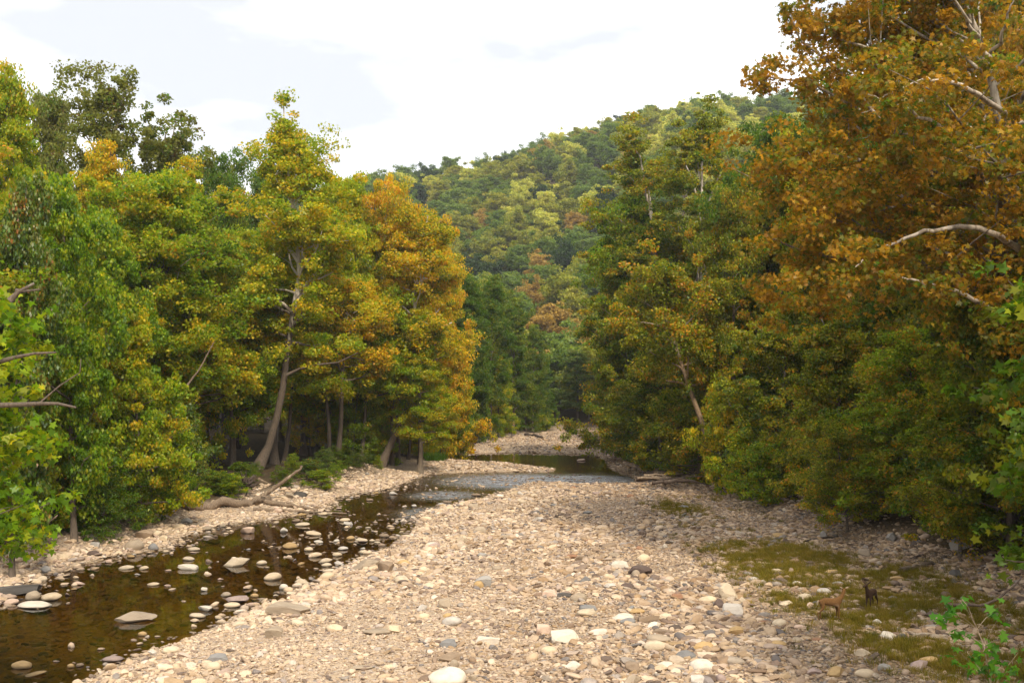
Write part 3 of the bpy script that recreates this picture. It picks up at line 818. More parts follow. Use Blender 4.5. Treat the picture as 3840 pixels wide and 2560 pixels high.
def scatter(cnt, x0, x1, y0, y1, med, sig, ok, lo=0.045, hi=0.55):
    x = rng.uniform(x0, x1, cnt); y = rng.uniform(y0, y1, cnt)
    u = CX + F * x / y
    s = np.clip(med * np.exp(rng.normal(size=cnt) * sig), lo, hi)
    isin = inside(x, y, WP); ds = seg_dist(x, y, WP)
    sl_ = np.interp(y, XL[:, 0], XL[:, 1]) - x; sr_ = x - np.interp(y, XR[:, 0], XR[:, 1])
    k = ok(isin, ds, sl_, sr_, x, y) & (u > -60) & (u < 1090)
    k &= ~inside(x, y, GPOLY) | (rng.random(cnt) < np.clip(vnoise(x, y, 1.5) * 1.7 - 0.1, 0.32, 1.0))
    s = np.clip(s * (0.48 + 0.92 * vnoise(x, y, 4.2)), lo * 0.8, hi)
    x, y, s = x[k], y[k], s[k]
    z = ground_z(x, y)
    gp.append(np.c_[x, y, z + s * 0.10]); gs.append(s)


open_bar = lambda i, d, a, b, x, y: ~i & (a < 0.5) & (b < 1.5)
scatter(240000, -22, 23, 27, 60, 0.078, 0.68, open_bar)
scatter(90000, -20, 20, 60, 105, 0.125, 0.6, open_bar)
scatter(16000, -14, 18, 105, 205, 0.30, 0.4, open_bar)
scatter(42000, -30, -4, 38, 105, 0.20, 0.5, lambda i, d, a, b, x, y: ~i & (a > -0.5) & (a < 6.5) & (rng.random(len(x)) < np.clip(1.25 - a / 5.2, 0, 1)))
scatter(14000, 12, 28, 30, 100, 0.20, 0.55, lambda i, d, a, b, x, y: ~i & (b > -1) & (b < 5) & (rng.random(len(x)) < np.clip(1.1 - b / 4.5, 0, 1)))
scatter(24000, -24, 10, 27, 95, 0.20, 0.45, lambda i, d, a, b, x, y: i)
# shallows: many small stones breaking the surface beside the bar
x = rng.uniform(-22, 9, 7800); y = rng.uniform(28, 104, 7800)
ds = seg_dist(x, y, WP)
rifm = np.zeros(len(x))
for (cx, cy_), rx, ry in RIF[:4] + [((-9, 63), 5, 8), ((-12, 55), 4, 6)]:
    rifm = np.maximum(rifm, np.exp(-((x - cx) / rx) ** 2 - ((y - cy_) / ry) ** 2))
k = inside(x, y, WP) & (rng.random(len(x)) < np.maximum(np.exp(-ds / 1.15), rifm * 0.6) * 0.8)
x, y = x[k], y[k]
s = np.clip(0.24 * np.exp(rng.normal(size=len(x)) * 0.4), 0.1, 0.5)
gp.append(np.c_[x, y, s * 0.02]); gs.append(s)
GP = np.concatenate(gp); GS = np.concatenate(gs)
ng = len(GP)
gm2 = bpy.data.meshes.new('gravel_points')
gm2.vertices.add(ng)
gm2.vertices.foreach_set('co', GP.astype(np.float32).ravel())


def add_attr(me, name, typ, arr):
    a = me.attributes.new(name, typ, 'POINT')
    a.data.foreach_set('vector' if typ == 'FLOAT_VECTOR' else 'value', np.ascontiguousarray(arr).ravel())


asp = np.c_[rng.uniform(0.85, 1.3, ng), rng.uniform(0.6, 1.0, ng), rng.uniform(0.26, 0.62, ng)]
add_attr(gm2, 'scl', 'FLOAT_VECTOR', (asp * GS[:, None]).astype(np.float32))
add_attr(gm2, 'rot', 'FLOAT_VECTOR', np.c_[rng.normal(size=ng) * 0.25, rng.normal(size=ng) * 0.25, rng.uniform(0, 6.283, ng)].astype(np.float32))
add_attr(gm2, 'pick', 'INT', rng.integers(0, 9, ng).astype(np.int32))


def instancer(obj, coll):
    g = bpy.data.node_groups.new(obj.name + '_nodes', 'GeometryNodeTree')
    g.interface.new_socket('Geometry', in_out='INPUT', socket_type='NodeSocketGeometry')
    g.interface.new_socket('Geometry', in_out='OUTPUT', socket_type='NodeSocketGeometry')
    n = g.nodes.new; l = g.links.new
    gi = n('NodeGroupInput'); go = n('NodeGroupOutput')
    ci = n('GeometryNodeCollectionInfo'); ci.inputs['Collection'].default_value = coll
    ci.inputs['Separate Children'].default_value = True; ci.inputs['Reset Children'].default_value = True
    iop = n('GeometryNodeInstanceOnPoints'); iop.inputs['Pick Instance'].default_value = True

    def named(nm, dt):
        a = n('GeometryNodeInputNamedAttribute'); a.data_type = dt; a.inputs['Name'].default_value = nm
        return [s for s in a.outputs if s.enabled and s.name == 'Attribute'][0]
    l(gi.outputs[0], iop.inputs['Points']); l(ci.outputs[0], iop.inputs['Instance'])
    l(named('pick', 'INT'), iop.inputs['Instance Index'])
    l(named('rot', 'FLOAT_VECTOR'), iop.inputs['Rotation'])
    l(named('scl', 'FLOAT_VECTOR'), iop.inputs['Scale'])
    l(iop.outputs[0], go.inputs[0])
    md = obj.modifiers.new('scatter', 'NODES')
    md.node_group = g


gravel = link('gravel', gm2)
instancer(gravel, proto_col)
tag(gravel, 'small pale river pebbles covering the bar, the banks and the stream bed', 'gravel', kind='stuff')

# ------------------------------------------------------------------ grass
m, n, l = mat('grass_blades')
o = n('ShaderNodeOutputMaterial'); oi = n('ShaderNodeObjectInfo')
r = ramp(n, [(0, (0.10, 0.10, 0.012)), (0.35, (0.20, 0.155, 0.018)), (0.7, (0.29, 0.20, 0.035)), (1, (0.15, 0.15, 0.014))]); l(oi.outputs['Random'], r.inputs[0])
df = n('ShaderNodeBsdfDiffuse'); tr = n('ShaderNodeBsdfTranslucent'); mi = n('ShaderNodeMixShader'); mi.inputs[0].default_value = 0.35
l(r.outputs[0], df.inputs[0]); l(r.outputs[0], tr.inputs[0]); l(df.outputs[0], mi.inputs[1]); l(tr.outputs[0], mi.inputs[2]); l(mi.outputs[0], o.inputs[0])
GRASS = m
m, n, l = mat('grass_fresh')
o = n('ShaderNodeOutputMaterial'); df = n('ShaderNodeBsdfDiffuse'); df.inputs[0].default_value = (0.075, 0.15, 0.014, 1)
tr = n('ShaderNodeBsdfTranslucent'); tr.inputs[0].default_value = (0.10, 0.18, 0.012, 1); mi = n('ShaderNodeMixShader'); mi.inputs[0].default_value = 0.35
l(df.outputs[0], mi.inputs[1]); l(tr.outputs[0], mi.inputs[2]); l(mi.outputs[0], o.inputs[0])
GRASS_F = m


def tuft_mesh(name, seed, blades, h, rad):
    r = np.random.default_rng(seed)
    v = []
    for i in range(blades):
        a = r.uniform(0, 6.283); q = r.uniform(0, 1) ** 0.6
        p = np.array([math.cos(a), math.sin(a), 0]) * rad * q
        lean = np.array([math.cos(a), math.sin(a), 0]) * r.uniform(0.1, 0.7) * h + r.normal(size=3) * 0.12 * h * np.array([1, 1, 0])
        hh = h * r.uniform(0.5, 1.15)
        sd = np.array([-math.sin(a + r.normal()), math.cos(a), 0]) * h * 0.022
        mid = p + lean * 0.35 + [0, 0, hh * 0.62]; tip = p + lean + [0, 0, hh]
        v += [p - sd, p + sd, mid + sd * 0.8, mid - sd * 0.8, mid - sd * 0.8, mid + sd * 0.8, tip + sd * 0.12, tip - sd * 0.12]
    me = np_mesh(name, np.array(v), 4)
    me.materials.append(None)
    return me


grass_col = bpy.data.collections.new('grass_source')
for i in range(5):
    po = bpy.data.objects.new('tuft_%02d' % i, tuft_mesh('tuft', 500 + i, 34, 0.26, 0.16))
    po.data.materials[0] = GRASS
    grass_col.objects.link(po)
x = rng.uniform(9, 21, 60000); y = rng.uniform(25, 62, 60000)
dens = np.where(inside(x, y, GPOLY), 1.0, np.exp(-seg_dist(x, y, GPOLY) / 0.7)) * np.clip((vnoise(x, y, 1.7) * 0.6 + vnoise(x, y, 0.7) * 0.5 - 0.36) * 2.6, 0, 1)
dens *= np.where((np.hypot(U[:, None, 0] - x, U[:, None, 1] - y) < U[:, None, 2] * 0.5).any(axis=0), 0.12, 1)
k = rng.random(len(x)) < dens * 0.38
x, y = x[k], y[k]
# moss-green wet patch and a few sprigs farther up the bar
pa = rng.normal(size=(500, 2)) * np.array([0.75, 1.7]) + np.array([11.6, 69.5])
x = np.r_[x, pa[:, 0]]; y = np.r_[y, pa[:, 1]]
sx = rng.uniform(9, 17, 900); sy = rng.uniform(54, 78, 900); kk = vnoise(sx, sy, 2.0) > 0.72
x = np.r_[x, sx[kk]]; y = np.r_[y, sy[kk]]
gz_ = ground_z(x, y)
gme = bpy.data.meshes.new('grass_points')
gme.vertices.add(len(x)); gme.vertices.foreach_set('co', np.c_[x, y, gz_].astype(np.float32).ravel())
sg = rng.uniform(0.6, 1.25, len(x))
add_attr(gme, 'scl', 'FLOAT_VECTOR', np.c_[sg, sg, sg * rng.uniform(0.5, 1.1, len(x))].astype(np.float32))
add_attr(gme, 'rot', 'FLOAT_VECTOR', np.c_[rng.normal(size=(len(x), 2)) * 0.1, rng.uniform(0, 6.28, len(x))].astype(np.float32))
add_attr(gme, 'pick', 'INT', rng.integers(0, 5, len(x)).astype(np.int32))
grass = link('grass', gme)
instancer(grass, grass_col)
tag(grass, 'short olive grass growing between the stones around the two deer', 'grass', kind='stuff')
for (u, v, d, wpx, lab) in [(75, 541, 56.5, 24, 'tall bright green grass tuft on the pebbles beside the dark stream'), (302, 480, 92, 22, 'low bright green grass patch under the leaning sycamore'),
                            (104, 532, 60, 11, 'small green weed clump between brown boulders at the stream edge'), (435, 452, 118, 26, 'low green grass patch on the dark bank behind the leaning trunk')]:
    x = (u - CX) / F * d; wd = wpx * d / F
    t = link('grass_tuft', tuft_mesh('grass_tuft', 560 + u, 420, wd * 0.42, wd * 0.42))
    set_mat(t, GRASS_F); t.location = (x, d, gz1(x, d) - 0.03); t.scale = (1, 1, 0.8)
    tag(t, lab, 'grass')

# ------------------------------------------------------------------ trees: prototypes
def shared(name, **kw):
    a, b = tree_data(name, **kw)
    return dict(trunk=a, crown=b, H=kw['H'], R=kw['Rad'])


TP = {
    'broad1': shared('broad', seed=1, H=25, Rad=7.5, clear=0.24, nlimb=30, nleaf=66000, leaf=0.27, clump=1.01, keep=0.72, fillc=156, flat=0.62),
    'broad2': shared('broad', seed=2, H=25, Rad=8, clear=0.2, nlimb=28, nleaf=66000, leaf=0.27, clump=1.06, profile='dome', keep=0.72, fillc=156, flat=0.62),
    'tall1': shared('tall', seed=3, H=28, Rad=5.5, clear=0.2, nlimb=32, nleaf=56000, leaf=0.27, clump=0.92, profile='tall', keep=0.72, fillc=130, flat=0.62),
    'open1': shared('open', seed=4, H=28, Rad=8, clear=0.3, nlimb=24, nleaf=42000, leaf=0.27, clump=0.85, profile='broad', keep=0.7, top=40, fillc=120),
    'open2': shared('open', seed=15, H=28, Rad=8, clear=0.3, nlimb=24, nleaf=40000, leaf=0.27, clump=0.8, profile='dome', keep=0.7, top=40, fillc=120),
    'low1': shared('low', seed=6, H=18, Rad=6.5, clear=0.04, nlimb=30, nleaf=60000, leaf=0.26, clump=0.92, profile='dome', keep=0.72, droop=0.1, fillc=169, flat=0.62),
    'low2': shared('low', seed=7, H=18, Rad=6, clear=0.03, nlimb=32, nleaf=58000, leaf=0.26, clump=0.92, profile='pyramid', keep=0.72, droop=0.08, fillc=169, flat=0.62),
    'near1': shared('near', seed=8, H=18, Rad=4.6, clear=0.08, nlimb=34, nleaf=46000, leaf=0.23, shape='lobed', clump=0.75, profile='tall', keep=0.65, fillc=110),
    'near2': shared('near', seed=9, H=16, Rad=5.0, clear=0.05, nlimb=34, nleaf=46000, leaf=0.23, shape='lobed', clump=0.75, profile='pyramid', keep=0.65, fillc=110),
    'shrub1': shared('shrub', seed=10, H=4.5, Rad=2.6, clear=0.03, nlimb=24, nleaf=9000, leaf=0.19, clump=0.45, profile='dome', low=15, top=75, trunk_r=0.07),
    'shrub2': shared('shrub', seed=12, H=4.5, Rad=3.0, clear=0.03, nlimb=22, nleaf=8000, leaf=0.19, shape='oval', clump=0.5, profile='vase', low=10, top=70, trunk_r=0.06),
    'under': shared('under', seed=13, H=10, Rad=4.0, clear=0.12, nlimb=26, nleaf=18000, leaf=0.20, shape='oval', clump=0.6, profile='dome', low=0, top=50, trunk_r=0.09, keep=0.7, fillc=50),
}
TREES = []


def plant(kind, proto, x, y, h, w, pal, bark=BARK, phrase='tall', place='', group=None, rot=None, cat='tree', zoff=-0.15):
    p = TP[proto]
    root = empty(kind, (x, y, gz1(x, y) + zoff))
    root.rotation_euler = (0, 0, random.uniform(0, 6.283) if rot is None else rot)
    for nm, me, mt in (('trunk', p['trunk'], bark), ('crown', p['crown'], PAL[pal])):
        c = link(nm, me, root)
        set_mat(c, mt)
        c.scale = (w / p['R'], w / p['R'], h / p['H'])
    root['category'] = cat
    TODO.append((root, f'{phrase} {pal}', cat, place, CX + F * x / y, group or (cat + 's ' + place)))
    return root


def plant_px(kind, proto, u, vtop, d, hw, pal, **kw):
    """u, vtop: where the crown's middle and top show; d: distance; hw: half width there"""
    x = (u - CX) / F * d
    ztop = CAMZ + (HV - vtop) / F * d
    return plant(kind, proto, x, d, ztop - gz1(x, d), hw * d / F, pal, **kw)


LB, LW = 'on the bank across the stream', 'in the woods behind the stream'
RB, RW = 'at the edge of the gravel bar', 'in the woods behind the gravel bar'
FB = 'round the far bend of the river'
S = BARK_MID
LEFT = [
    ('near1', 12, 150, 47, 46, 'deep green', 'tall', LB, BARK), ('near1', 74, 152, 55, 52, 'bright green', 'tall', LB, BARK), ('near2', 140, 283, 62, 54, 'yellow-green', 'bushy', LB, BARK),
    ('near1', 118, 190, 66, 48, 'bright green', 'tall', LB, BARK), ('tall1', 8, 38, 72, 48, 'yellow-green', 'very tall', LW, BARK),     ('tall1', 97, 122, 78, 42, 'amber', 'tall', LW, BARK), ('tall1', 180, 142, 84, 46, 'yellow-green', 'tall', LB, BARK),
    ('broad2', 222, 146, 118, 52, 'soft green', 'distant', LW, BARK), ('broad1', 262, 160, 135, 40, 'soft green', 'distant', LW, BARK), ('broad1', 45, 84, 98, 52, 'grey-green', 'tall', LW, BARK),
    ('broad1', 150, 165, 92, 50, 'mottled', 'broad', LW, BARK), ('low1', 182, 218, 86, 50, 'yellow-green', 'bushy', LB, S), ('low1', 100, 330, 62, 50, 'mottled', 'low bushy', LB, BARK), ('low2', 40, 250, 56, 60, 'mottled', 'bushy', LB, BARK),
    ('broad1', 352, 168, 106, 56, 'golden', 'tall', LB, S), ('broad2', 392, 172, 108, 46, 'amber', 'tall', LB, S), ('broad1', 420, 205, 112, 46, 'amber', 'broad', LB, S), ('low1', 440, 252, 128, 44, 'amber', 'bushy', LB, S),
    ('low2', 450, 330, 132, 34, 'mottled', 'low bushy', LB, BARK), ('broad2', 330, 225, 106, 62, 'golden', 'broad', LB, S), ('tall1', 420, 300, 104, 38, 'yellow-green', 'slim', LB, S), ('low1', 424, 345, 124, 36, 'golden', 'low bushy', LB, BARK),
    ('broad2', 232, 240, 88, 54, 'mottled', 'broad', LB, BARK), ('broad1', 168, 300, 80, 34, 'yellow-green', 'slim', LB, S),
    ('tall1', 466, 262, 150, 30, 'soft green', 'tall', FB, BARK), ('tall1', 490, 266, 160, 26, 'soft green', 'tall', FB, BARK), ('tall1', 484, 300, 165, 26, 'yellow-green', 'slim', FB, BARK), ('tall1', 513, 290, 178, 24, 'soft green', 'slim', FB, BARK),
    ('low2', 476, 345, 152, 24, 'soft green', 'bushy', FB, BARK), ('low2', 498, 352, 170, 22, 'yellow-green', 'bushy', FB, BARK), ('tall1', 533, 318, 190, 18, 'soft green', 'slim', FB, BARK), ('low1', 526, 375, 190, 17, 'soft green', 'low', FB, BARK), ('low2', 541, 350, 200, 16, 'soft green', 'tall', FB, BARK),
    ('low1', 450, 400, 138, 20, 'olive', 'low', FB, BARK),
]
for p, u, vt, d, hw, pal, ph, place, bk in LEFT:
    plant_px('sycamore_tree' if bk is S else 'riverside_tree', p, u, vt, d, hw, pal, bark=bk, phrase=ph, place=place)
RIGHT = [
    ('broad1', 632, 190, 118, 58, 'mottled', 'broad', RB, S), ('low1', 628, 265, 122, 55, 'olive', 'broad', RB, S),
    ('low2', 632, 345, 135, 30, 'soft green', 'bushy', RB, BARK), ('low1', 614, 398, 168, 16, 'mottled', 'low', FB, BARK), ('low2', 624, 372, 155, 22, 'soft green', 'low', FB, BARK), ('tall1', 578, 345, 216, 22, 'deep green', 'tall', FB, BARK),
    ('low1', 660, 330, 104, 62, 'olive', 'bushy', RB, BARK), ('broad1', 770, 108, 92, 70, 'soft green', 'tall', RB, BARK), ('broad2', 735, 180, 88, 60, 'olive', 'broad', RB, S), ('low2', 700, 300, 92, 62, 'olive', 'bushy', RB, BARK),
    ('broad2', 820, 130, 84, 70, 'yellow-green', 'tall', RW, BARK), ('broad1', 850, 70, 90, 70, 'soft green', 'tall', RW, BARK), ('tall1', 915, -25, 72, 70, 'soft green', 'very tall', RW, BARK), ('broad1', 990, -90, 70, 90, 'rusty orange', 'very tall', RW, S),
    ('low1', 775, 300, 76, 66, 'olive', 'bushy', RB, BARK), ('low2', 840, 300, 64, 70, 'olive', 'bushy', RB, BARK), ('low1', 905, 330, 56, 72, 'mottled', 'bushy', RB, BARK), ('low1', 975, 350, 50, 70, 'mottled', 'bushy', RB, BARK),
    ('near2', 1010, 250, 45, 80, 'olive', 'bushy', RB, BARK), ('low2', 880, 200, 74, 80, 'olive', 'broad', RW, BARK), ('broad1', 960, 100, 66, 90, 'olive', 'broad', RW, BARK),
]
for p, u, vt, d, hw, pal, ph, place, bk in RIGHT:
    plant_px('sycamore_tree' if bk is S else 'riverside_tree', p, u, vt, d, hw, pal, bark=bk, phrase=ph, place=place)

# woods behind both banks
for i in range(44):
    y = random.uniform(48, 210)
    x = float(np.interp(y, XL[:, 0], XL[:, 1])) - random.uniform(9, 34)
    u = CX + F * x / y
    if u < -60: continue
    lim = np.interp(u, [-50, 30, 60, 160, 200, 240, 300, 360, 420, 470, 520, 560], [70, 110, 110, 150, 190, 210, 230, 235, 270, 320, 360, 390])
    ht = min(24, CAMZ + (HV - lim) / F * y - gz1(x, y))
    if ht < 6: continue
    plant('riverside_tree', random.choice(['broad1', 'broad2', 'tall1', 'low1']), x, y, ht, ht * random.uniform(0.24, 0.34), random.choice(['mottled', 'soft green', 'grey-green', 'yellow-green', 'golden']), phrase='half-hidden', place=LW)
for i in range(40):
    y = random.uniform(40, 210)
    x = float(np.interp(y, XR[:, 0], XR[:, 1])) + random.uniform(7, 30)
    u = CX + F * x / y
    if u > 1110: continue
    lim = np.interp(u, [560, 600, 640, 700, 760, 850, 900, 1100], [400, 300, 240, 190, 180, 130, 60, -50])
    ht = min(26, CAMZ + (HV - lim) / F * y - gz1(x, y))
    if ht < 6: continue
    plant('riverside_tree', random.choice(['broad1', 'broad2', 'tall1', 'low1']), x, y, ht, ht * random.uniform(0.24, 0.34), random.choice(['olive', 'soft green', 'deep green', 'mottled']), phrase='half-hidden', place=RW)

for (x, y, h, w_) in [(26, 36, 22, 7), (27, 27, 26, 7), (28, 17, 28, 8), (32, 29, 28, 8), (28, 43, 24, 7), (30, 8, 30, 8), (35, 18, 30, 8), (36, 36, 28, 8), (27, -3, 26, 8), (38, 4, 30, 8)]:  # trees added beyond the right edge of view to shade bar and right bank
    plant('riverside_tree', random.choice(['broad1', 'low1']), x, y, h, w_, 'olive', phrase='unseen shading', place=RW)

for (x, y, h, w_) in [(-29, 45, 18, 6), (-33, 52, 22, 7), (-38, 47, 20, 7), (-37, 60, 24, 7), (-45, 55, 22, 8), (-44, 68, 24, 8)]:
    plant('riverside_tree', random.choice(['broad1', 'low1']), x, y, h, w_, 'mottled', phrase='outermost', place=LW)

# understorey and shrubs
for i in range(46):
    y = random.uniform(43, 128)
    off = random.uniform(3.0, 11)
    x = float(np.interp(y, XL[:, 0], XL[:, 1])) - off
    u = CX + F * x / y
    if not -40 < u < 500: continue
    openw = 190 < u < 440
    if openw and (off < 6 or y < 99): continue
    if openw or random.random() < 0.35:
        plant('understorey_tree', 'under', x, y, random.uniform(5, 9), random.uniform(2.2, 3.4), random.choice(['golden', 'amber', 'mottled', 'mottled']), phrase='slender', place=LB, group='understorey trees on the stream bank')
    else:
        plant('shrub', random.choice(['shrub1', 'shrub2']), x, y, random.uniform(2.2, 5), random.uniform(1.6, 2.8), random.choice(['deep green', 'mottled', 'soft green', 'yellow-green']), phrase='leafy', place=LB, group='shrubs on the stream bank', cat='shrub')
for i in range(64):
    y = random.uniform(38, 130)
    off = random.uniform(0.6, 7)
    x = float(np.interp(y, XR[:, 0], XR[:, 1])) + off
    u = CX + F * x / y
    if not 590 < u < 1060: continue
    h = random.uniform(3, 6) if random.random() < 0.6 else random.uniform(6, 10)
    plant('shrub' if h < 6 else 'understorey_tree', random.choice(['shrub1', 'shrub2']) if h < 6 else 'under', x, y, h, h * random.uniform(0.42, 0.6), random.choice(['olive', 'olive', 'soft green', 'mottled', 'deep green']), phrase='leafy' if h < 6 else 'slender', place=RB,
          group='shrubs beside the gravel bar' if h < 6 else 'understorey trees beside the gravel bar', cat='shrub' if h < 6 else 'tree')
for i in range(12):
    y = random.uniform(100, 126); u = random.uniform(265, 425); x = (u - CX) / F * y
    if float(np.interp(y, XL[:, 0], XL[:, 1])) - x < 4: continue
    plant('understorey_tree', 'under', x, y, random.uniform(6, 9), random.uniform(2.4, 3.4), random.choice(['golden', 'amber', 'mottled']), phrase='slender', place=LB, group='understorey trees on the stream bank')
for i in range(26):
    y = random.uniform(68, 112); off = random.uniform(3.2, 9); x = float(np.interp(y, XL[:, 0], XL[:, 1])) - off; u = CX + F * x / y
    if not 190 < u < 440: continue
    h = random.uniform(0.8, 1.8)
    plant('shrub', random.choice(['shrub1', 'shrub2']), x, y, h, h * random.uniform(0.7, 1.1), random.choice(['soft green', 'mottled', 'bright green', 'deep green']), phrase='low', place=LB, group='low undergrowth on the stream bank', cat='shrub')
# the yellow bush that leans out at the corner of the bar
for (u, v, d, h, w_, pal) in [(722, 420, 80, 8.0, 2.6, 'golden'), (745, 445, 76, 5, 2.6, 'yellow-green'), (765, 470, 70, 4, 2.5, 'mottled')]:
    x = (u - CX) / F * d
    plant('shrub', 'shrub1', x, d, h, w_, pal, phrase='leaning', place='at the corner of the gravel bar', group='bushes at the corner of the gravel bar', cat='shrub')
for i in range(20):
    y = random.uniform(132, 212)
    sd = random.random() < 0.5
    x = float(np.interp(y, (XL if sd else XR)[:, 0], (XL if sd else XR)[:, 1])) + (-1 if sd else 1) * random.uniform(3.0, 6)
    plant('shrub', random.choice(['shrub1', 'shrub2']), x, y, random.uniform(2.5, 5), random.uniform(2, 3), random.choice(['soft green', 'mottled', 'yellow-green', 'olive']), phrase='leafy', place=FB, group='shrubs round the far bend', cat='shrub')


# hero trees -------------------------------------------------------
def hero(kind, base, trunk_me, crown_me, bark, pal, label, group=None, parts=()):
    root = empty(kind, base)
    for nm, me, mt in (('trunk', trunk_me, bark), ('crown', crown_me, PAL[pal])) + tuple(parts):
        c = link(nm, me, root); set_mat(c, mt)
    tag(root, label, 'tree', group)
    return root


def rel(pts, d, base, dd=None):
    out = []
    for i, (u, v) in enumerate(pts):
        out.append(P(u, v, d + (dd[i] if dd else 0)) - base)
    return np.array(out)


# two airy cottonwoods that stand above the wood across the stream
for seed, ub, d, tops, ell, lab in [
        (61, 104, 88, [(104, 400), (103, 260), (106, 180), (102, 120), (100, 80)], [(98, 96, 40, 36, 4, 34), (84, 132, 30, 26, 4, 16), (132, 86, 14, 24, 3, 9), (118, 138, 34, 28, 4, 22), (76, 84, 16, 22, 3, 8), (62, 150, 14, 16, 3, 5)],
         'tallest airy grey-green tree on the skyline across the stream'),
        (62, 170, 92, [(165, 400), (166, 260), (160, 200), (168, 160), (176, 120)], [(166, 132, 28, 36, 4, 22), (186, 128, 13, 26, 3, 8), (150, 164, 32, 24, 4, 16), (196, 162, 18, 24, 3, 9), (174, 180, 34, 24, 4, 14)],
         'second airy grey-green tree, lower and beside the tallest skyline one')]:
    base = np.array([(ub - CX) / F * d, d, 0]); base[2] = gz1(base[0], base[1]) - 0.2
    sp = rel(tops, d, base); sp = np.vstack([np.zeros(3), sp])
    FL = [(P(u, v, d) - base, (ru * d / F, rd, rv * d / F), c) for u, v, ru, rv, rd, c in ell]
    ex = [(rel([tops[2], (e[0] * 0.6 + tops[2][0] * 0.4, e[1] + 14), (e[0], e[1])], d, base), 0.14, 0) for e in ell]
    a, b = tree_data('cottonwood', seed, 34, 4.5, clear=0.5, profile='dome', nlimb=14, nleaf=17000, leaf=0.30, clump=0.72, flat=0.8, trunk_r=0.34, spine=sp, extra=ex, fills=FL, keep=0.95, top=45)
    hero('riverside_tree', base, a, b, BARK, 'grey-green', lab)

# two broad olive sycamores that face the far bend
for seed, ub, d, tops, ell, lab in [
        (63, 700, 108, [(700, 380), (697, 300), (702, 220), (698, 165), (704, 110)], [(702, 126, 26, 30, 4, 17), (686, 165, 44, 30, 5, 30), (728, 165, 34, 34, 5, 24), (706, 215, 62, 46, 6, 60), (700, 285, 66, 50, 6, 64), (690, 350, 60, 44, 6, 44)],
         'tall broad olive sycamore whose double-peaked top stands against the hill crest'),
        (64, 668, 116, [(668, 400), (662, 320), (655, 240), (642, 180), (632, 130)], [(630, 142, 20, 28, 4, 14), (646, 180, 34, 26, 4, 22), (616, 216, 32, 30, 4, 22), (640, 262, 60, 38, 6, 50), (622, 318, 48, 40, 6, 42), (640, 372, 50, 40, 6, 36)],
         'broad olive sycamore reaching out toward the far pool beside the double-peaked one')]:
    base = np.array([(ub - CX) / F * d, d, 0]); base[2] = gz1(base[0], base[1]) - 0.2
    sp = np.vstack([np.zeros(3), rel(tops, d, base)])
    FL = [(P(u, v, d) - base, (ru * d / F, rd, rv * d / F), c) for u, v, ru, rv, rd, c in ell]
    ex = [(rel([tops[2], (e[0] * 0.6 + tops[2][0] * 0.4, e[1] + 14), (e[0], e[1])], d - 1, base), 0.15, 0) for e in ell]
    a, b = tree_data('broad_sycamore', seed, 34, 6.0, clear=0.2, profile='dome', nlimb=24, nleaf=58000, leaf=0.28, clump=0.95, flat=0.55, trunk_r=0.36, spine=sp, extra=ex, fills=FL, keep=0.85, top=40)
    hero('sycamore_tree', base, a, b, BARK_MID, 'olive', lab)

# the leaning sycamore by the driftwood
d = 88.0
base = np.array([(256 - CX) / F * d, d, 0]); base[2] = gz1(base[0], base[1]) - 0.2
sp = rel([(256, 492), (266, 455), (275, 425), (284, 382), (288, 345), (293, 308), (300, 284), (297, 240), (290, 190), (283, 100)], d, base)
sp[0] = 0
ex = [(rel([(287, 374), (300, 368), (318, 364), (338, 362), (358, 352)], d - 0.6, base), 0.14, 4),
      (rel([(292, 312), (283, 303), (268, 296), (258, 288)], d - 0.6, base), 0.17, 3),
      (rel([(296, 296), (312, 276), (330, 258), (346, 240)], d, base), 0.17, 4),
      (rel([(298, 262), (286, 244), (272, 236)], d - 0.8, base), 0.14, 3),
      (rel([(297, 250), (306, 238), (316, 222), (322, 205)], d - 0.8, base), 0.15, 4)]
FL = [(P(u, v, d + 0.5) - base, (ru * d / F, rd, rv * d / F), c) for u, v, ru, rv, rd, c in [
    (292, 305, 86, 66, 6, 85), (285, 225, 84, 62, 6, 80), (300, 160, 62, 36, 4, 34), (345, 180, 24, 26, 2, 10), (310, 150, 22, 20, 2, 8), (288, 128, 17, 20, 2, 8), (262, 146, 18, 8, 1, 4), (284, 102, 9, 8, 1, 4)]]
a, b = tree_data('leaning_sycamore', 21, 36, 7.6, fills=FL, clear=0.34, profile='spire', nlimb=30, nleaf=66000, leaf=0.27, clump=0.95, trunk_r=0.36, spine=sp, extra=ex, keep=0.8)
hero('sycamore_tree', base, a, b, BARK_SYC, 'golden', 'tallest golden sycamore leaning over the driftwood log, its bare crooked top above all others')

d = 105.0
base = np.array([(380 - CX) / F * d, d, 0]); base[2] = gz1(base[0], base[1]) - 0.2
sp = rel([(380, 470), (392, 440), (405, 410), (414, 370), (417, 335), (413, 300), (420, 260), (428, 215)], d, base); sp[0] = 0
ex = [(rel([(406, 408), (390, 385), (378, 360)], d, base), 0.16, 2), (rel([(416, 345), (434, 330), (452, 322)], d, base), 0.15, 3)]
a, b = tree_data('second_sycamore', 22, 27, 7, clear=0.42, profile='dome', nlimb=26, nleaf=36000, leaf=0.27, clump=0.95, trunk_r=0.36, spine=sp, extra=ex, keep=0.8)
hero('sycamore_tree', base, a, b, BARK_SYC, 'amber', 'amber sycamore whose bare trunk leans sharply out over the pebbles')

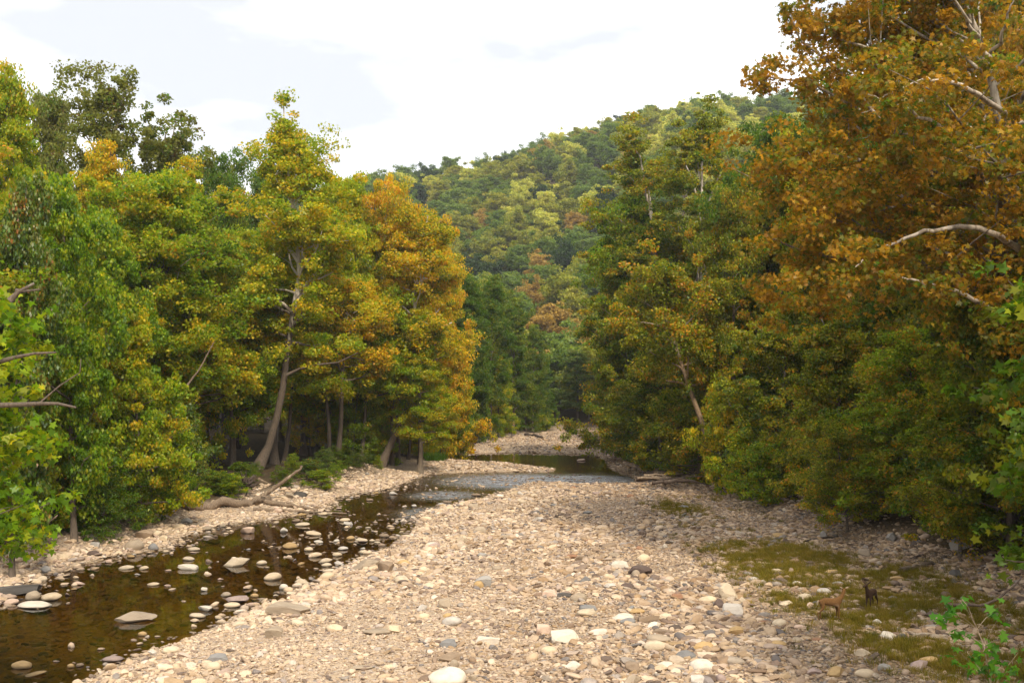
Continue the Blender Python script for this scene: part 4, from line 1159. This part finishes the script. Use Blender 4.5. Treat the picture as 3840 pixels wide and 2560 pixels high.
# straight bare trunks standing in the open wood between the two
trk = [(330, 481, 325, 385, 0.32, 100), (337, 477, 342, 375, 0.4, 98), (360, 474, 366, 395, 0.34, 103), (398, 466, 396, 400, 0.34, 110), (408, 452, 412, 405, 0.24, 118), (284, 482, 292, 385, 0.3, 96), (186, 498, 196, 400, 0.3, 80), (316, 470, 318, 400, 0.2, 108), (234, 480, 232, 410, 0.22, 92), (372, 462, 374, 405, 0.2, 116), (207, 478, 206, 400, 0.2, 92), (345, 470, 349, 400, 0.2, 106)]
for i, (u0, v0, u1, v1, r0, d) in enumerate(trk):
    base = np.array([(u0 - CX) / F * d, d, 0]); base[2] = gz1(base[0], base[1]) - 0.2
    top = P(u1, v1, d) - base
    sp = np.array([np.zeros(3), top * 0.5 + [0.15, 0, 0], top, top * 1.5 + [0.2, 0.3, 0], top * 2.0])
    hgt = top[2] * 2.0
    a, b = tree_data('bank_sycamore', 40 + i, hgt, 5.0, clear=0.45, profile='dome', nlimb=20, nleaf=17000, leaf=0.27, clump=0.9, trunk_r=r0 * 0.72, spine=sp, keep=0.8)
    pal = ['golden', 'amber', 'golden', 'mottled', 'amber', 'golden', 'yellow-green', 'golden', 'mottled', 'amber', 'mottled', 'golden'][i]
    root = hero('sycamore_tree', base, a, b, BARK_SYC if i % 3 else BARK, pal, None, 'straight bare-trunked trees on the stream bank')
    root['category'] = 'tree'
    TODO.append((root, f'bare-trunked {pal}', 'tree', 'on the bank above the driftwood', u0, 'straight bare-trunked trees on the stream bank'))

# leaning brown trunk in the dark wood beyond the bar
d = 86.0
base = np.array([(716 - CX) / F * d, d, 0]); base[2] = gz1(base[0], base[1]) - 0.2
sp = rel([(716, 462), (707, 440), (700, 415), (693, 398), (680, 360), (668, 320), (655, 270)], d, base); sp[0] = 0
a, b = tree_data('slanting', 23, 20, 5.5, clear=0.45, profile='dome', nlimb=22, nleaf=26000, leaf=0.27, clump=0.9, trunk_r=0.3, spine=sp, keep=0.8)
hero('riverside_tree', base, a, b, bark_mat('bark_tan', (0.24, 0.16, 0.09), (0.42, 0.33, 0.22), 3, 14, 0.0), 'olive', 'olive tree with a tan trunk slanting out of the dark wood behind the brush pile')

# the great rusty sycamore
d = 47.0
base = np.array([(1004 - CX) / F * d, d, 0]); base[2] = gz1(base[0], base[1]) - 0.2
sp = rel([(1004, 560), (1012, 420), (1014, 300), (1010, 200), (1000, 120), (987, 60), (972, 20), (958, -10), (945, -60)], d, base); sp[0] = 0
n0 = d - 6.2
LIMBS = [([(1012, 150), (1000, 108), (972, 91), (948, 82), (928, 78), (904, 87), (884, 98), (862, 112)], 0.26, [-1, -4.2, -5.6, -6, -6.2, -6, -6, -6]),
         ([(1013, 190), (990, 158), (962, 143), (936, 124), (912, 110), (882, 100), (866, 92)], 0.27, [-1, -4.6, -5.8, -6.2, -6.4, -6.4, -6]),
         ([(1016, 300), (1024, 250), (992, 232), (962, 227), (925, 231), (892, 244), (866, 258), (848, 268)], 0.34, [-1, -4.6, -6.2, -6.6, -6.8, -6.5, -6, -6]),
         ([(1016, 340), (1000, 312), (975, 300), (945, 287), (920, 281), (905, 278), (872, 270)], 0.26, [-1, -5.4, -6.8, -7, -7, -6.8, -6]),
         ([(986, 60), (1000, 40), (1006, 20), (1012, 5), (1020, -20)], 0.2, [0, -2, -3, -3.5, -4]),
         ([(987, 60), (972, 30), (962, 12), (950, -8)], 0.26, [-1, -3, -4, -4.5])]
FL = [(P(u, v, dd) - base, (ru * d / F, rd, rv * d / F), c) for u, v, dd, ru, rv, rd, c in [
    (880, 170, d - 0.5, 125, 120, 4.5, 95), (805, 225, d - 1, 62, 95, 4, 50), (835, 100, d - 1, 62, 62, 3.5, 36), (945, 70, d + 2, 90, 80, 4.5, 44), (900, 285, d + 1, 100, 62, 4, 44),
    (800, 300, d - 1, 50, 45, 3, 25), (970, 200, d + 2.5, 70, 110, 4, 44), (792, 22, d - 2, 16, 20, 1, 6), (760, 76, d - 2, 20, 9, 1, 6), (830, 30, d - 2, 22, 22, 1.5, 10), (870, 262, d - 7.2, 34, 22, 0.8, 12), (880, 106, d - 7.2, 30, 16, 0.8, 9), (945, 284, d - 7.6, 30, 14, 0.8, 6), (960, 120, d - 6.8, 34, 22, 0.8, 8), (820, 240, d - 4, 50, 70, 2, 26), (970, 255, d - 7.4, 30, 12, 0.6, 4)]]
a, b = tree_data('rusty_sycamore', 24, 30, 11.8, clear=0.30, profile='broad', nlimb=44, nleaf=92000, leaf=0.23, shape='lobed', clump=0.75, trunk_r=0.5, spine=sp, keep=0.9, fills=FL,
                 azbias=(R(190), 0.55), sub=7, top=50, extra=[(rel([(880, 120), (840, 70), (800, 40), (790, 12)], d - 2, base), 0.09, 9), (rel([(860, 110), (810, 82), (775, 78), (750, 73)], d - 2, base), 0.07, 9),
                                                (rel([(900, 60), (860, 45), (835, 38), (825, 25)], d - 2, base), 0.08, 8), (rel([(850, 260), (800, 250), (765, 235)], d - 2, base), 0.08, 9), (rel([(860, 160), (810, 150), (775, 165)], d - 2, base), 0.08, 9)])
big = hero('sycamore_tree', base, a, b, BARK_MID, 'rusty orange', 'great rusty orange sycamore arching pale limbs over the deer')
for li, (pts, r0, dd) in enumerate(LIMBS):
    T = Tubes()
    ln = rel(pts, d, base, [q * (1.12, 1.1, 0.92, 0.86, 1.0, 1.0)[li] for q in dd])
    tq = np.linspace(0, len(ln) - 1, len(ln) * 3)
    ln2 = np.stack([np.interp(tq, np.arange(len(ln)), ln[:, j]) for j in range(3)], 1) + np.random.default_rng(3).normal(size=(len(tq), 3)) * 0.05
    T.add(ln2, np.linspace(r0 * 0.5, r0 * 0.05, len(ln2)), 8)
    for q in ():
        i = int(q * (len(ln2) - 1)); dv = np.array([random.uniform(-1, 0.2), random.uniform(-.4, .4), random.uniform(-.7, .7)])
        tw = np.array([ln2[i] + dv * 2.2 * t + np.array([0, 0, 0.7 * t * t]) + np.array([0.12, 0.1, 0.1]) * math.sin(5 * t + i) * t for t in np.linspace(0, 1, 7)])
        T.add(tw, np.linspace(r0 * 0.16, 0.008, 7), 5)
    c = link('limb', T.mesh('limb'), big); set_mat(c, BARK_WHITE)

# foreground sycamores, whose big leaves reach in from both edges of the view
d = 22.5
base = np.array([13.6, d, 0]); base[2] = gz1(base[0], base[1]) - 0.2
a, b = tree_data('front_sycamore', 25, 17.5, 2.9, clear=0.26, profile='tall', nlimb=36, nleaf=7200, leaf=0.25, shape='lobed', clump=0.42, trunk_r=0.16, azbias=(R(180), 0.5), sub=5, low=0, top=45)
hero('sycamore_tree', base, a, b, BARK, 'soft green', 'close green sycamore whose large lobed leaves hang beside the rusty sycamore')
d = 24.0
base = np.array([-14.3, d, 0]); base[2] = gz1(base[0], base[1]) - 0.2
ex = [(rel([(-12, 405), (20, 404), (40, 403), (58, 403), (76, 407)], 23.0, base), 0.07, 0), (rel([(0, 361), (14, 357), (34, 353), (56, 352)], 23, base), 0.06, 0), (rel([(10, 300), (18, 292), (34, 283)], 23, base), 0.08, 0),
      (rel([(16, 290), (24, 291), (40, 289)], 23, base), 0.05, 0), (rel([(40, 402), (60, 385), (80, 372), (81, 358)], 23, base), 0.022, 0)]
a, b = tree_data('edge_sycamore', 26, 12.4, 3.0, clear=0.42, profile='dome', nlimb=26, nleaf=6400, leaf=0.215, shape='lobed', clump=0.45, trunk_r=0.17, azbias=(0.0, 0.6), sub=5, low=-8, top=40, extra=ex)
hero('sycamore_tree', base, a, b, BARK, 'bright green', 'close bright green sycamore with snapped bare branches poking out over the stream')

# sapling in front of the grass
d = 16.0
base = np.array([(990 - CX) / F * d, d, 0]); base[2] = gz1(base[0], base[1])
T = Tubes()
stem = np.vstack([np.zeros(3), [0.2, 0, 2.0], rel([(992, 690), (984, 645), (977, 628), (968, 606), (962, 598)], d, base)])
T.add(stem, np.linspace(0.013, 0.003, len(stem)), 6)
LV = [(960, 600), (946, 616), (952, 612), (995, 611), (999, 617), (960, 633), (955, 646), (967, 651), (1005, 639), (991, 655), (952, 661), (998, 668), (985, 668), (975, 660), (1010, 662), (1015, 676), (965, 672), (1000, 680), (944, 619), (990, 645), (1018, 652), (1008, 684)]
rr = np.random.default_rng(9)
cs, ou = [], []
for (u, v) in LV:
    p = P(u, v, d + rr.uniform(-0.3, 0.3)) - base
    q = stem[np.argmin(np.abs(stem[:, 2] - (p[2] - 0.35)))]
    T.add(np.array([q, (p + q) / 2 + [0, 0, 0.04], p]), [0.0035, 0.003, 0.002], 4)
    for _ in range(5):
        cs.append(p + rr.normal(size=3) * 0.09); ou.append(np.array([0, -0.8, 0.4]))
cs = np.array(cs)
lm = leaf_mesh('sapling_leaves', cs, np.array(ou), 0.17, 'lobed', rr.random(len(cs)) * 0.5, rr, up=0.6, spread=0.5)
sap = empty('sapling', base)
c = link('trunk', T.mesh('sapling_stem'), sap); set_mat(c, WOOD)
c = link('crown', lm, sap); set_mat(c, leaf_mat('leaf_fresh', [(0.035, 0.12, 0.008), (0.05, 0.15, 0.008), (0.08, 0.18, 0.008), (0.12, 0.20, 0.01)]))
tag(sap, 'thin sapling with a few fresh green lobed leaves in front of the grass', 'sapling')

# ------------------------------------------------------------------ hillside forest
HPROT = []
for i in range(5):
    t_, c_ = tree_data('hill', 70 + i, 13, 5.2, clear=0.28, profile='dome', nlimb=20, nleaf=7500, leaf=0.6, clump=1.3, flat=0.65, sub=3, keep=0.55, fillc=40)
    HPROT.append((t_, c_))
hx, hy = [], []
cell = {}
hr = np.random.default_rng(77)
cand = 0
while cand < 60000 and len(hx) < 3200:
    cand += 1
    dd = hr.uniform(222, 545) if cand % 3 else hr.uniform(222, 400)
    u = hr.uniform(150, 1100)
    x = (u - CX) / F * dd
    sp_ = 8.6 if dd < 420 else 9.4
    key = (int(x // 11), int(dd // 11))
    if any(math.hypot(x - a, dd - b) < sp_ for i in (-1, 0, 1) for j in (-1, 0, 1) for a, b in cell.get((key[0] + i, key[1] + j), ())):
        continue
    if dd < 238 and abs(u - 560) > 60:
        continue
    cell.setdefault(key, []).append((x, dd)); hx.append(x); hy.append(dd)
hx = np.array(hx); hy = np.array(hy); hz = ground_z(hx, hy); hu = CX + F * hx / hy
hp = np.random.default_rng(78)
pick_pal = lambda t: hp.choice(list(HPAL), p=[0.46, 0.32, 0.11, 0.03, 0.08] if t > 0.35 else [0.50, 0.20, 0.05, 0.06, 0.19])
vis = (hu > 352) & (hu < 690)
order = np.argsort(np.where(vis, hy + hp.uniform(0, 120, len(hy)), 1e6))
chosen = set(order[:300].tolist())
stuff_pts = []
for i in range(len(hx)):
    t = (hy[i] - H0) / (H1 - H0)
    s = hp.uniform(0.82, 1.15)
    if i in chosen:
        pal = pick_pal(t)
        tm, cm = HPROT[hp.integers(0, 5)]; s *= 1.15
        root = empty('hillside_tree', (hx[i], hy[i], hz[i] - 0.3))
        root.rotation_euler = (0, 0, hp.uniform(0, 6.28)); 
        for nm, me, mt in (('trunk', tm, BARK), ('crown', cm, HPAL[pal])):
            c = link(nm, me, root); set_mat(c, mt); c.scale = (s, s, s * hp.uniform(0.85, 1.05))
        root['category'] = 'tree'
        band = 'at the foot of the hill' if t < 0.2 else 'on the lower hillside' if t < 0.42 else 'halfway up the hillside' if t < 0.64 else 'on the upper hillside' if t < 0.85 else 'on the hill crest'
        TODO.append((root, f'{pal} wooded', 'tree', band, hu[i], f'{pal} trees {band}'))
    else:
        stuff_pts.append((hx[i], hy[i], hz[i], s * 1.15))
sp_ = np.array(stuff_pts)
wood_col = bpy.data.collections.new('woods_source')
for i in range(5):
    for j, pal in enumerate(['green', 'yellow-green', 'green', 'pale gold']):
        me = HPROT[i][1].copy()
        me.materials.clear(); me.materials.append(HPAL[pal])
        po = bpy.data.objects.new('wood_%d%d' % (i, j), me)
        wood_col.objects.link(po)
wme = bpy.data.meshes.new('distant_woods_points')
wme.vertices.add(len(sp_)); wme.vertices.foreach_set('co', sp_[:, :3].astype(np.float32).ravel())
add_attr(wme, 'scl', 'FLOAT_VECTOR', np.repeat(sp_[:, 3:4], 3, 1).astype(np.float32))
add_attr(wme, 'rot', 'FLOAT_VECTOR', np.c_[np.zeros((len(sp_), 2)), hp.uniform(0, 6.28, len(sp_))].astype(np.float32))
add_attr(wme, 'pick', 'INT', hp.integers(0, 20, len(sp_)).astype(np.int32))
woods = link('distant_woods', wme)
instancer(woods, wood_col)
tag(woods, 'far wooded slopes closing the valley behind the nearer hillside trees', 'woods', kind='stuff')


# ------------------------------------------------------------------ driftwood
def march(u, v, h):
    dd = np.arange(25, 220, 0.15)
    x = (u - CX) / F * dd; zr = CAMZ + (HV - v) / F * dd
    g = np.maximum(ground_z(x, dd), 0.0) + h
    i = np.argmax(zr <= g)
    return float(dd[i])


def stick(name, pts, d, r0, r1, label, mt=WOOD, cat='driftwood', group=None, dd=None, sides=8, lie=None):
    T = Tubes()
    if lie == 'all':
        w3 = np.array([P(u, v, march(u, v, r0 * 0.7)) for u, v in pts])
    elif lie == 'base':
        d = march(*pts[0], r0 * 0.5)
        w3 = np.array([P(u, v, d) for u, v in pts])
    else:
        w3 = np.array([P(u, v, d + (dd[i] if dd else 0)) for i, (u, v) in enumerate(pts)])
    tq = np.linspace(0, len(w3) - 1, max(6, len(w3) * 3))
    w3 = np.stack([np.interp(tq, np.arange(len(w3)), w3[:, j]) for j in range(3)], 1)
    base = w3[0].copy()
    w3 = w3 - base + np.random.default_rng(int(abs(base[0]) * 1000) % 9999).normal(size=w3.shape) * r0 * 0.22
    T.add(w3, np.linspace(r0, r1, len(w3)) * np.random.default_rng(4).uniform(0.85, 1.15, len(w3)), sides)
    o = link(name, T.mesh(name)); o.location = base; set_mat(o, mt)
    o['category'] = cat
    if label: o['label'] = label
    if group: o['group'] = group
    return o


GD = 'driftwood lying under the leaning sycamore'
stick('fallen_log', [(183, 505), (196, 506), (215, 503.5), (239, 502), (259, 501), (268, 498)], 72.5, 0.40, 0.24, 'thick pale fallen log lying along the pebbles beside the dark stream', group=GD, lie='all')
stick('driftwood_branch', [(262, 501), (280, 504), (300, 506.5), (318, 509)], 72, 0.2, 0.08, 'stout forked driftwood branch dipping into the stream at the log end', group=GD, lie='all')
stick('driftwood_branch', [(266, 500), (300, 503.5), (331, 508)], 72.3, 0.09, 0.03, 'thin straight driftwood branch just above the stout forked one', group=GD, lie='all')
stick('driftwood_branch', [(253, 509), (282, 510), (311, 511), (347, 513)], 71, 0.13, 0.05, 'long low driftwood branch trailing farthest into the stream', group=GD, lie='all')
stick('driftwood_branch', [(258, 479), (279, 487.5), (303, 496), (318, 505)], 74, 0.12, 0.03, 'bare pole slanting from the root mass into the stream', group=GD, lie='base')
stick('driftwood_branch', [(262, 495), (275, 487), (295, 473), (301, 466)], 75, 0.2, 0.07, 'pale dead branch rising behind the root mass', group=GD, lie='base')
stick('driftwood_branch', [(294, 473), (312, 471), (327, 474), (340, 481)], 75, 0.05, 0.02, 'thin dead branch arching over the pebbles from the rising one', group=GD, lie='base')
stick('driftwood_branch', [(279, 487), (287, 495), (294, 502)], 73.5, 0.06, 0.02, 'short dark twig hanging under the slanting pole', WOOD_DK, group=GD, lie='base')
stick('driftwood_branch', [(240, 507), (256, 504), (270, 502)], 71.6, 0.07, 0.03, 'short ochre branch crossing below the fallen log', group=GD, lie='all')
stick('driftwood_branch', [(196, 503), (200, 495), (204, 489)], 74, 0.08, 0.04, 'short pale broken stub standing beside the fallen log', group=GD, lie='base')
stick('dead_branch', [(186, 386), (200, 368), (211, 347), (214, 342)], 66, 0.07, 0.02, 'bare grey snag forking above the bushy bank trees', cat='branch')
stick('dead_branch', [(2, 566), (24, 545), (44, 526), (58, 514)], 50, 0.09, 0.03, 'leaning grey dead stem over the pebbles at the stream edge', cat='branch')
bq = np.random.default_rng(44)
for i in range(26):
    lft = i < 16
    y = bq.uniform(48, 92); e = float(np.interp(y, (XL if lft else XR)[:, 0], (XL if lft else XR)[:, 1]))
    x = e - bq.uniform(3.0, 6.5) if lft else e + bq.uniform(-1.0, 1.5)
    u = CX + F * x / y; z = gz1(x, y); v = HV + (CAMZ - z - 0.1) * F / y
    ln = bq.uniform(10, 34); an = bq.uniform(-0.5, 0.9) * (1 if lft else -1)
    sg_ = 1 if lft else -1
    o = stick('dead_branch', [(u, v), (u + sg_ * ln * 0.5, v - ln * 0.25 * an - bq.uniform(0, 3)), (u + sg_ * ln, v - ln * 0.45 * an)], y, bq.uniform(0.03, 0.075), 0.012, None, WOOD if bq.random() < 0.6 else WOOD_DK, cat='branch')
    TODO.append((o, 'bare fallen', 'branch', 'under the trees across the stream' if lft else 'under the trees right of the gravel', u, 'bare branches fallen along the banks'))
# root mass
T = Tubes()
rr = np.random.default_rng(31)
for i in range(70):
    a = rr.uniform(0, 6.283); e = rr.uniform(-0.6, 1.2); ln = rr.uniform(0.5, 1.3)
    dv = np.array([math.cos(a) * math.cos(e), math.sin(a) * math.cos(e), math.sin(e)])
    pts = [np.array([0, 0, 0.8])]
    for j in range(5):
        dv = unit(dv + rr.normal(size=3) * 0.35); pts.append(pts[-1] + dv * ln / 5)
    T.add(np.array(pts), np.linspace(rr.uniform(0.05, 0.16), 0.015, 6), 5)
p = P(247, 495, march(247, 495, 0.05))
rw_ = link('root_mass', T.mesh('root_mass')); rw_.location = (p[0], p[1], gz1(p[0], p[1])); set_mat(rw_, WOOD_DK)
tag(rw_, 'dark upturned mass of tangled roots at the foot of the leaning sycamore', 'roots')
# brush pile at the corner of the bar
rr = np.random.default_rng(33)
for i in range(30):
    u0 = rr.uniform(636, 668); u1 = u0 + rr.uniform(20, 52)
    v0 = rr.uniform(464, 485); v1 = v0 + rr.uniform(-7, 7)
    u1 = min(u1, 712)
    v0, v1 = np.clip([v0, v1], 463, 487)
    o = stick('brush_stick', [(u0, v0), ((u0 + u1) / 2, (v0 + v1) / 2 - rr.uniform(0, 4)), (u1, v1)], march((u0 + u1) / 2, min(v1, v0) + 8, 0.1) - rr.uniform(0.2, 1.2), rr.uniform(0.06, 0.17), 0.03, None, WOOD if rr.random() < 0.6 else WOOD_DK)
    TODO.append((o, 'brown bent', 'stick', 'in the brush pile by the gravel bar', (u0 + u1) / 2 + v0 * 1e-3, 'sticks in the brush pile'))
stick('fallen_log', [(902, 571), (915, 567), (932, 563)], 50.5, 0.16, 0.11, 'tan fallen log in the deep shade behind the deer', WOOD, lie='all')
stick('fallen_log', [(806, 541), (822, 538), (838, 536)], 57.5, 0.10, 0.06, 'dark thin fallen log in the shade above the grass', WOOD_DK, lie='all')
stick('fallen_log', [(526, 434), (534, 435), (542, 437)], 186, 0.3, 0.2, 'small dark log on the far end of the gravel', WOOD_DK, lie='all')
stick('fallen_log', [(598, 446), (604, 445), (612, 444)], 148, 0.35, 0.25, 'dark stump lying on the gravel beyond the far pool', WOOD_DK, lie='all')
stick('dead_branch', [(946, 604), (985, 604), (1000, 597), (1014, 585), (1022, 576)], 30, 0.05, 0.02, 'dark bare branch curving down above the sapling', WOOD_DK, cat='branch')


# ------------------------------------------------------------------ deer
def fur(name, back, belly, dark):
    m, n, l = mat(name)
    o = n('ShaderNodeOutputMaterial'); b = n('ShaderNodeBsdfPrincipled'); b.inputs['Roughness'].default_value = 0.9; b.inputs['Specular IOR Level'].default_value = 0.1
    at = n('ShaderNodeAttribute'); at.attribute_name = 'patch'
    r = ramp(n, [(0.0, dark), (0.3, back), (0.62, back), (1.0, belly)]); l(at.outputs['Fac'], r.inputs[0])
    t = n('ShaderNodeTexCoord'); z = n('ShaderNodeTexNoise'); z.inputs['Scale'].default_value = 22; z.inputs['Detail'].default_value = 4; l(t.outputs['Object'], z.inputs['Vector'])
    rr_ = ramp(n, [(0.3, (0.75, 0.75, 0.75)), (0.7, (1.15, 1.15, 1.15))]); l(z.outputs['Fac'], rr_.inputs[0])
    mu = n('ShaderNodeMix'); mu.data_type = 'RGBA'; mu.blend_type = 'MULTIPLY'; mu.inputs[0].default_value = 1
    l(r.outputs[0], mu.inputs['A']); l(rr_.outputs[0], mu.inputs['B']); l(mu.outputs['Result'], b.inputs['Base Color']); l(b.outputs[0], o.inputs[0])
    return m


def deer(name, head, ears, legs, label, material, loc, heading, scale, eyes):
    V = [(-.40, 0, .77, .175), (-.16, 0, .735, .19), (.08, 0, .715, .205), (.30, 0, .745, .19), (.43, 0, .87, .125)]
    E = [(0, 1), (1, 2), (2, 3), (3, 4)]

    def chain(start, pts):
        prev = start
        for q in pts:
            V.append(q); E.append((prev, len(V) - 1)); prev = len(V) - 1
        return prev
    hb = chain(4, head[:2])
    chain(hb, head[2:])
    for e in ears:
        chain(hb, e)
    chain(0, [(-.52, 0, .80, .05), (-.58, 0, .70, .035), (-.59, 0, .60, .015)])
    for side, off in (('fl', -1), ('fr', 1)):
        dx, dz = legs[side]
        chain(3, [(.29 + dx * .1, off * .09, .56, .075), (.29 + dx * .5, off * .085, .32, .036), (.285 + dx * .9, off * .08, .12, .022), (.30 + dx, off * .08, .05, .026), (.33 + dx, off * .08, .008, .024)])
    for side, off in (('hl', -1), ('hr', 1)):
        dx, dz = legs[side]
        chain(0, [(-.36 + dx * .2, off * .10, .58, .10), (-.36 + dx * .5, off * .10, .46, .062), (-.53 + dx, off * .09, .31, .033), (-.51 + dx, off * .085, .12, .021), (-.49 + dx, off * .085, .05, .026), (-.45 + dx, off * .085, .008, .024)])
    me = bpy.data.meshes.new(name)
    me.from_pydata([v[:3] for v in V], E, [])
    o = bpy.data.objects.new(name, me)
    COL.objects.link(o)
    sk = o.modifiers.new('skin', 'SKIN'); sk.branch_smoothing = 0.5
    sv = me.skin_vertices[0].data if me.skin_vertices else None
    if sv is None:
        bm = bmesh.new(); bm.from_mesh(me); bm.verts.layers.skin.verify(); bm.to_mesh(me); bm.free()
        sv = me.skin_vertices[0].data
    for s_, v in zip(sv, V):
        s_.radius = (v[3], v[3])
        s_.use_root = False
    sv[1].use_root = True
    sb = o.modifiers.new('sub', 'SUBSURF'); sb.levels = 2; sb.render_levels = 2
    dg = bpy.context.evaluated_depsgraph_get()
    ev = bpy.data.meshes.new_from_object(o.evaluated_get(dg))
    bpy.data.objects.remove(o)
    ev.name = name
    for p_ in ev.polygons:
        p_.use_smooth = True
    co = np.zeros(len(ev.vertices) * 3, np.float32); ev.vertices.foreach_get('co', co); co = co.reshape(-1, 3)
    pt = 0.45 + np.zeros(len(co))
    pt += np.where((co[:, 2] < 0.66) & (co[:, 2] > 0.5) & (np.abs(co[:, 0]) < 0.3), 0.25, 0)       # paler belly
    pt += np.where((co[:, 0] < -0.535) & (co[:, 2] > 0.34), 0.6, 0)                                   # white rump and tail edge
    pt -= np.where(co[:, 2] < 0.05, 0.45, 0)                                                      # hooves
    hd = np.array(head[-1][:3]); pt -= np.where(np.linalg.norm(co - hd, axis=1) < 0.05, 0.45, 0)   # nose
    for e in ears:
        pt += np.where(np.linalg.norm(co - np.array(e[1][:3]), axis=1) < 0.075, 0.4, 0)
    ev.attributes.new('patch', 'FLOAT', 'POINT').data.foreach_set('value', np.clip(pt, 0, 1).astype(np.float32))
    o = link(name, ev)
    set_mat(o, material)
    o.location = loc; o.scale = (scale,) * 3; o.rotation_euler = (0, 0, heading)
    me_e = bpy.data.meshes.new('eye'); bm = bmesh.new(); bmesh.ops.create_uvsphere(bm, u_segments=10, v_segments=8, radius=0.017); bm.to_mesh(me_e); bm.free()
    for ep in eyes:
        c = link('eye', me_e, o); c.location = ep; set_mat(c, EYE)
    tag(o, label, 'deer')
    return o


m, n, l = mat('eye'); o = n('ShaderNodeOutputMaterial'); b = n('ShaderNodeBsdfPrincipled'); b.inputs['Base Color'].default_value = (0.008, 0.006, 0.005, 1); b.inputs['Roughness'].default_value = 0.15; l(b.outputs[0], o.inputs[0]); EYE = m
dd_ = gd(622.5, 0.45); xx = (831 - CX) / F * dd_
deer('deer', [(.51, .01, 1.02, .085), (.57, .03, 1.17, .08), (.595, .10, 1.185, .075), (.605, .19, 1.15, .052), (.61, .27, 1.115, .036)],
     [[(.52, .04, 1.25, .03), (.44, .03, 1.31, .052), (.37, .02, 1.345, .014)], [(.62, .05, 1.25, .03), (.71, .06, 1.30, .052), (.78, .06, 1.33, .014)]],
     {'fl': (0.02, 0), 'fr': (-0.02, 0), 'hl': (-0.06, 0), 'hr': (0.10, 0)}, 'tawny doe standing side-on among the stones, looking away over her shoulder',
     fur('fur_tawny', (0.15, 0.075, 0.027), (0.36, 0.28, 0.19), (0.03, 0.02, 0.015)), (xx, dd_, gz1(xx, dd_) + 0.07), R(4), 0.88, [(.53, .13, 1.21), (.66, .125, 1.21)])
dd_ = gd(611, 0.45); xx = (871 - CX) / F * dd_
deer('deer', [(.51, 0, 1.02, .085), (.56, 0.0, 1.17, .078), (.62, -.02, 1.18, .075), (.71, -.05, 1.14, .05), (.78, -.07, 1.11, .036)],
     [[(.53, -.07, 1.25, .03), (.52, -.15, 1.33, .054), (.52, -.22, 1.40, .014)], [(.54, .07, 1.25, .03), (.53, .15, 1.32, .054), (.53, .22, 1.39, .014)]],
     {'fl': (0.03, 0), 'fr': (-0.03, 0), 'hl': (0.06, 0), 'hr': (-0.05, 0)}, 'smaller dark brown deer facing the stones with ears raised, standing in the grass',
     fur('fur_dark', (0.062, 0.036, 0.022), (0.13, 0.085, 0.055), (0.015, 0.01, 0.008)), (xx, dd_, gz1(xx, dd_) + 0.07), R(228), 0.80, [(.655, -.095, 1.20), (.655, .045, 1.20)])

# ------------------------------------------------------------------ haze
hz_me = bpy.data.meshes.new('haze'); bm = bmesh.new(); bmesh.ops.create_cube(bm, size=1.0); bm.to_mesh(hz_me); bm.free()
haze = link('haze', hz_me)
haze.scale = (2100, 1500, 340); haze.location = (40, 620, 340 / 2 - 130)
m, n, l = mat('haze'); o = n('ShaderNodeOutputMaterial'); v = n('ShaderNodeVolumePrincipled')
v.inputs['Color'].default_value = (0.90, 0.94, 1.0, 1); v.inputs['Density'].default_value = 0.00017; v.inputs['Anisotropy'].default_value = 0.2
l(v.outputs[0], o.inputs['Volume'])
set_mat(haze, m)
haze.visible_shadow = True
tag(haze, 'thin pale haze filling the valley and softening the far hill', 'haze', kind='stuff')

# ------------------------------------------------------------------ labels: what sets one apart, then its order across the view
ORD = ['', 'second', 'third', 'fourth', 'fifth', 'sixth', 'seventh', 'eighth', 'ninth', 'tenth', 'eleventh', 'twelfth', 'thirteenth', 'fourteenth', 'fifteenth', 'sixteenth', 'seventeenth', 'eighteenth', 'nineteenth', 'twentieth']
classes = {}
for t in TODO:
    classes.setdefault((t[1], t[2], t[3]), []).append(t)
for (phrase, noun, place), rows in classes.items():
    rows.sort(key=lambda t: t[4])
    k = len(rows)
    for i, t in enumerate(rows):
        o = t[0]
        if k == 1:
            lab = f'{phrase} {noun} {place}'
        else:
            j = k - 1 - i
            where = 'leftmost' if i == 0 else 'rightmost' if j == 0 else f'{ORD[min(i, 19)]} from left' if i <= j else f'{ORD[min(j, 19)]} from right'
            lab = f'{where} of the {phrase} {noun}{"es" if noun.endswith("ch") else "s"} {place}'
        o['label'] = lab
        o['group'] = t[5]

for k_, r_ in classes.items():
    if len(r_) > 38: print('BIGCLASS', k_, len(r_))
for o_ in COL.objects:
    if o_.get('label') and len(o_['label'].replace('-', ' ').split()) > 16: print('LONG', o_.name, o_['label'])
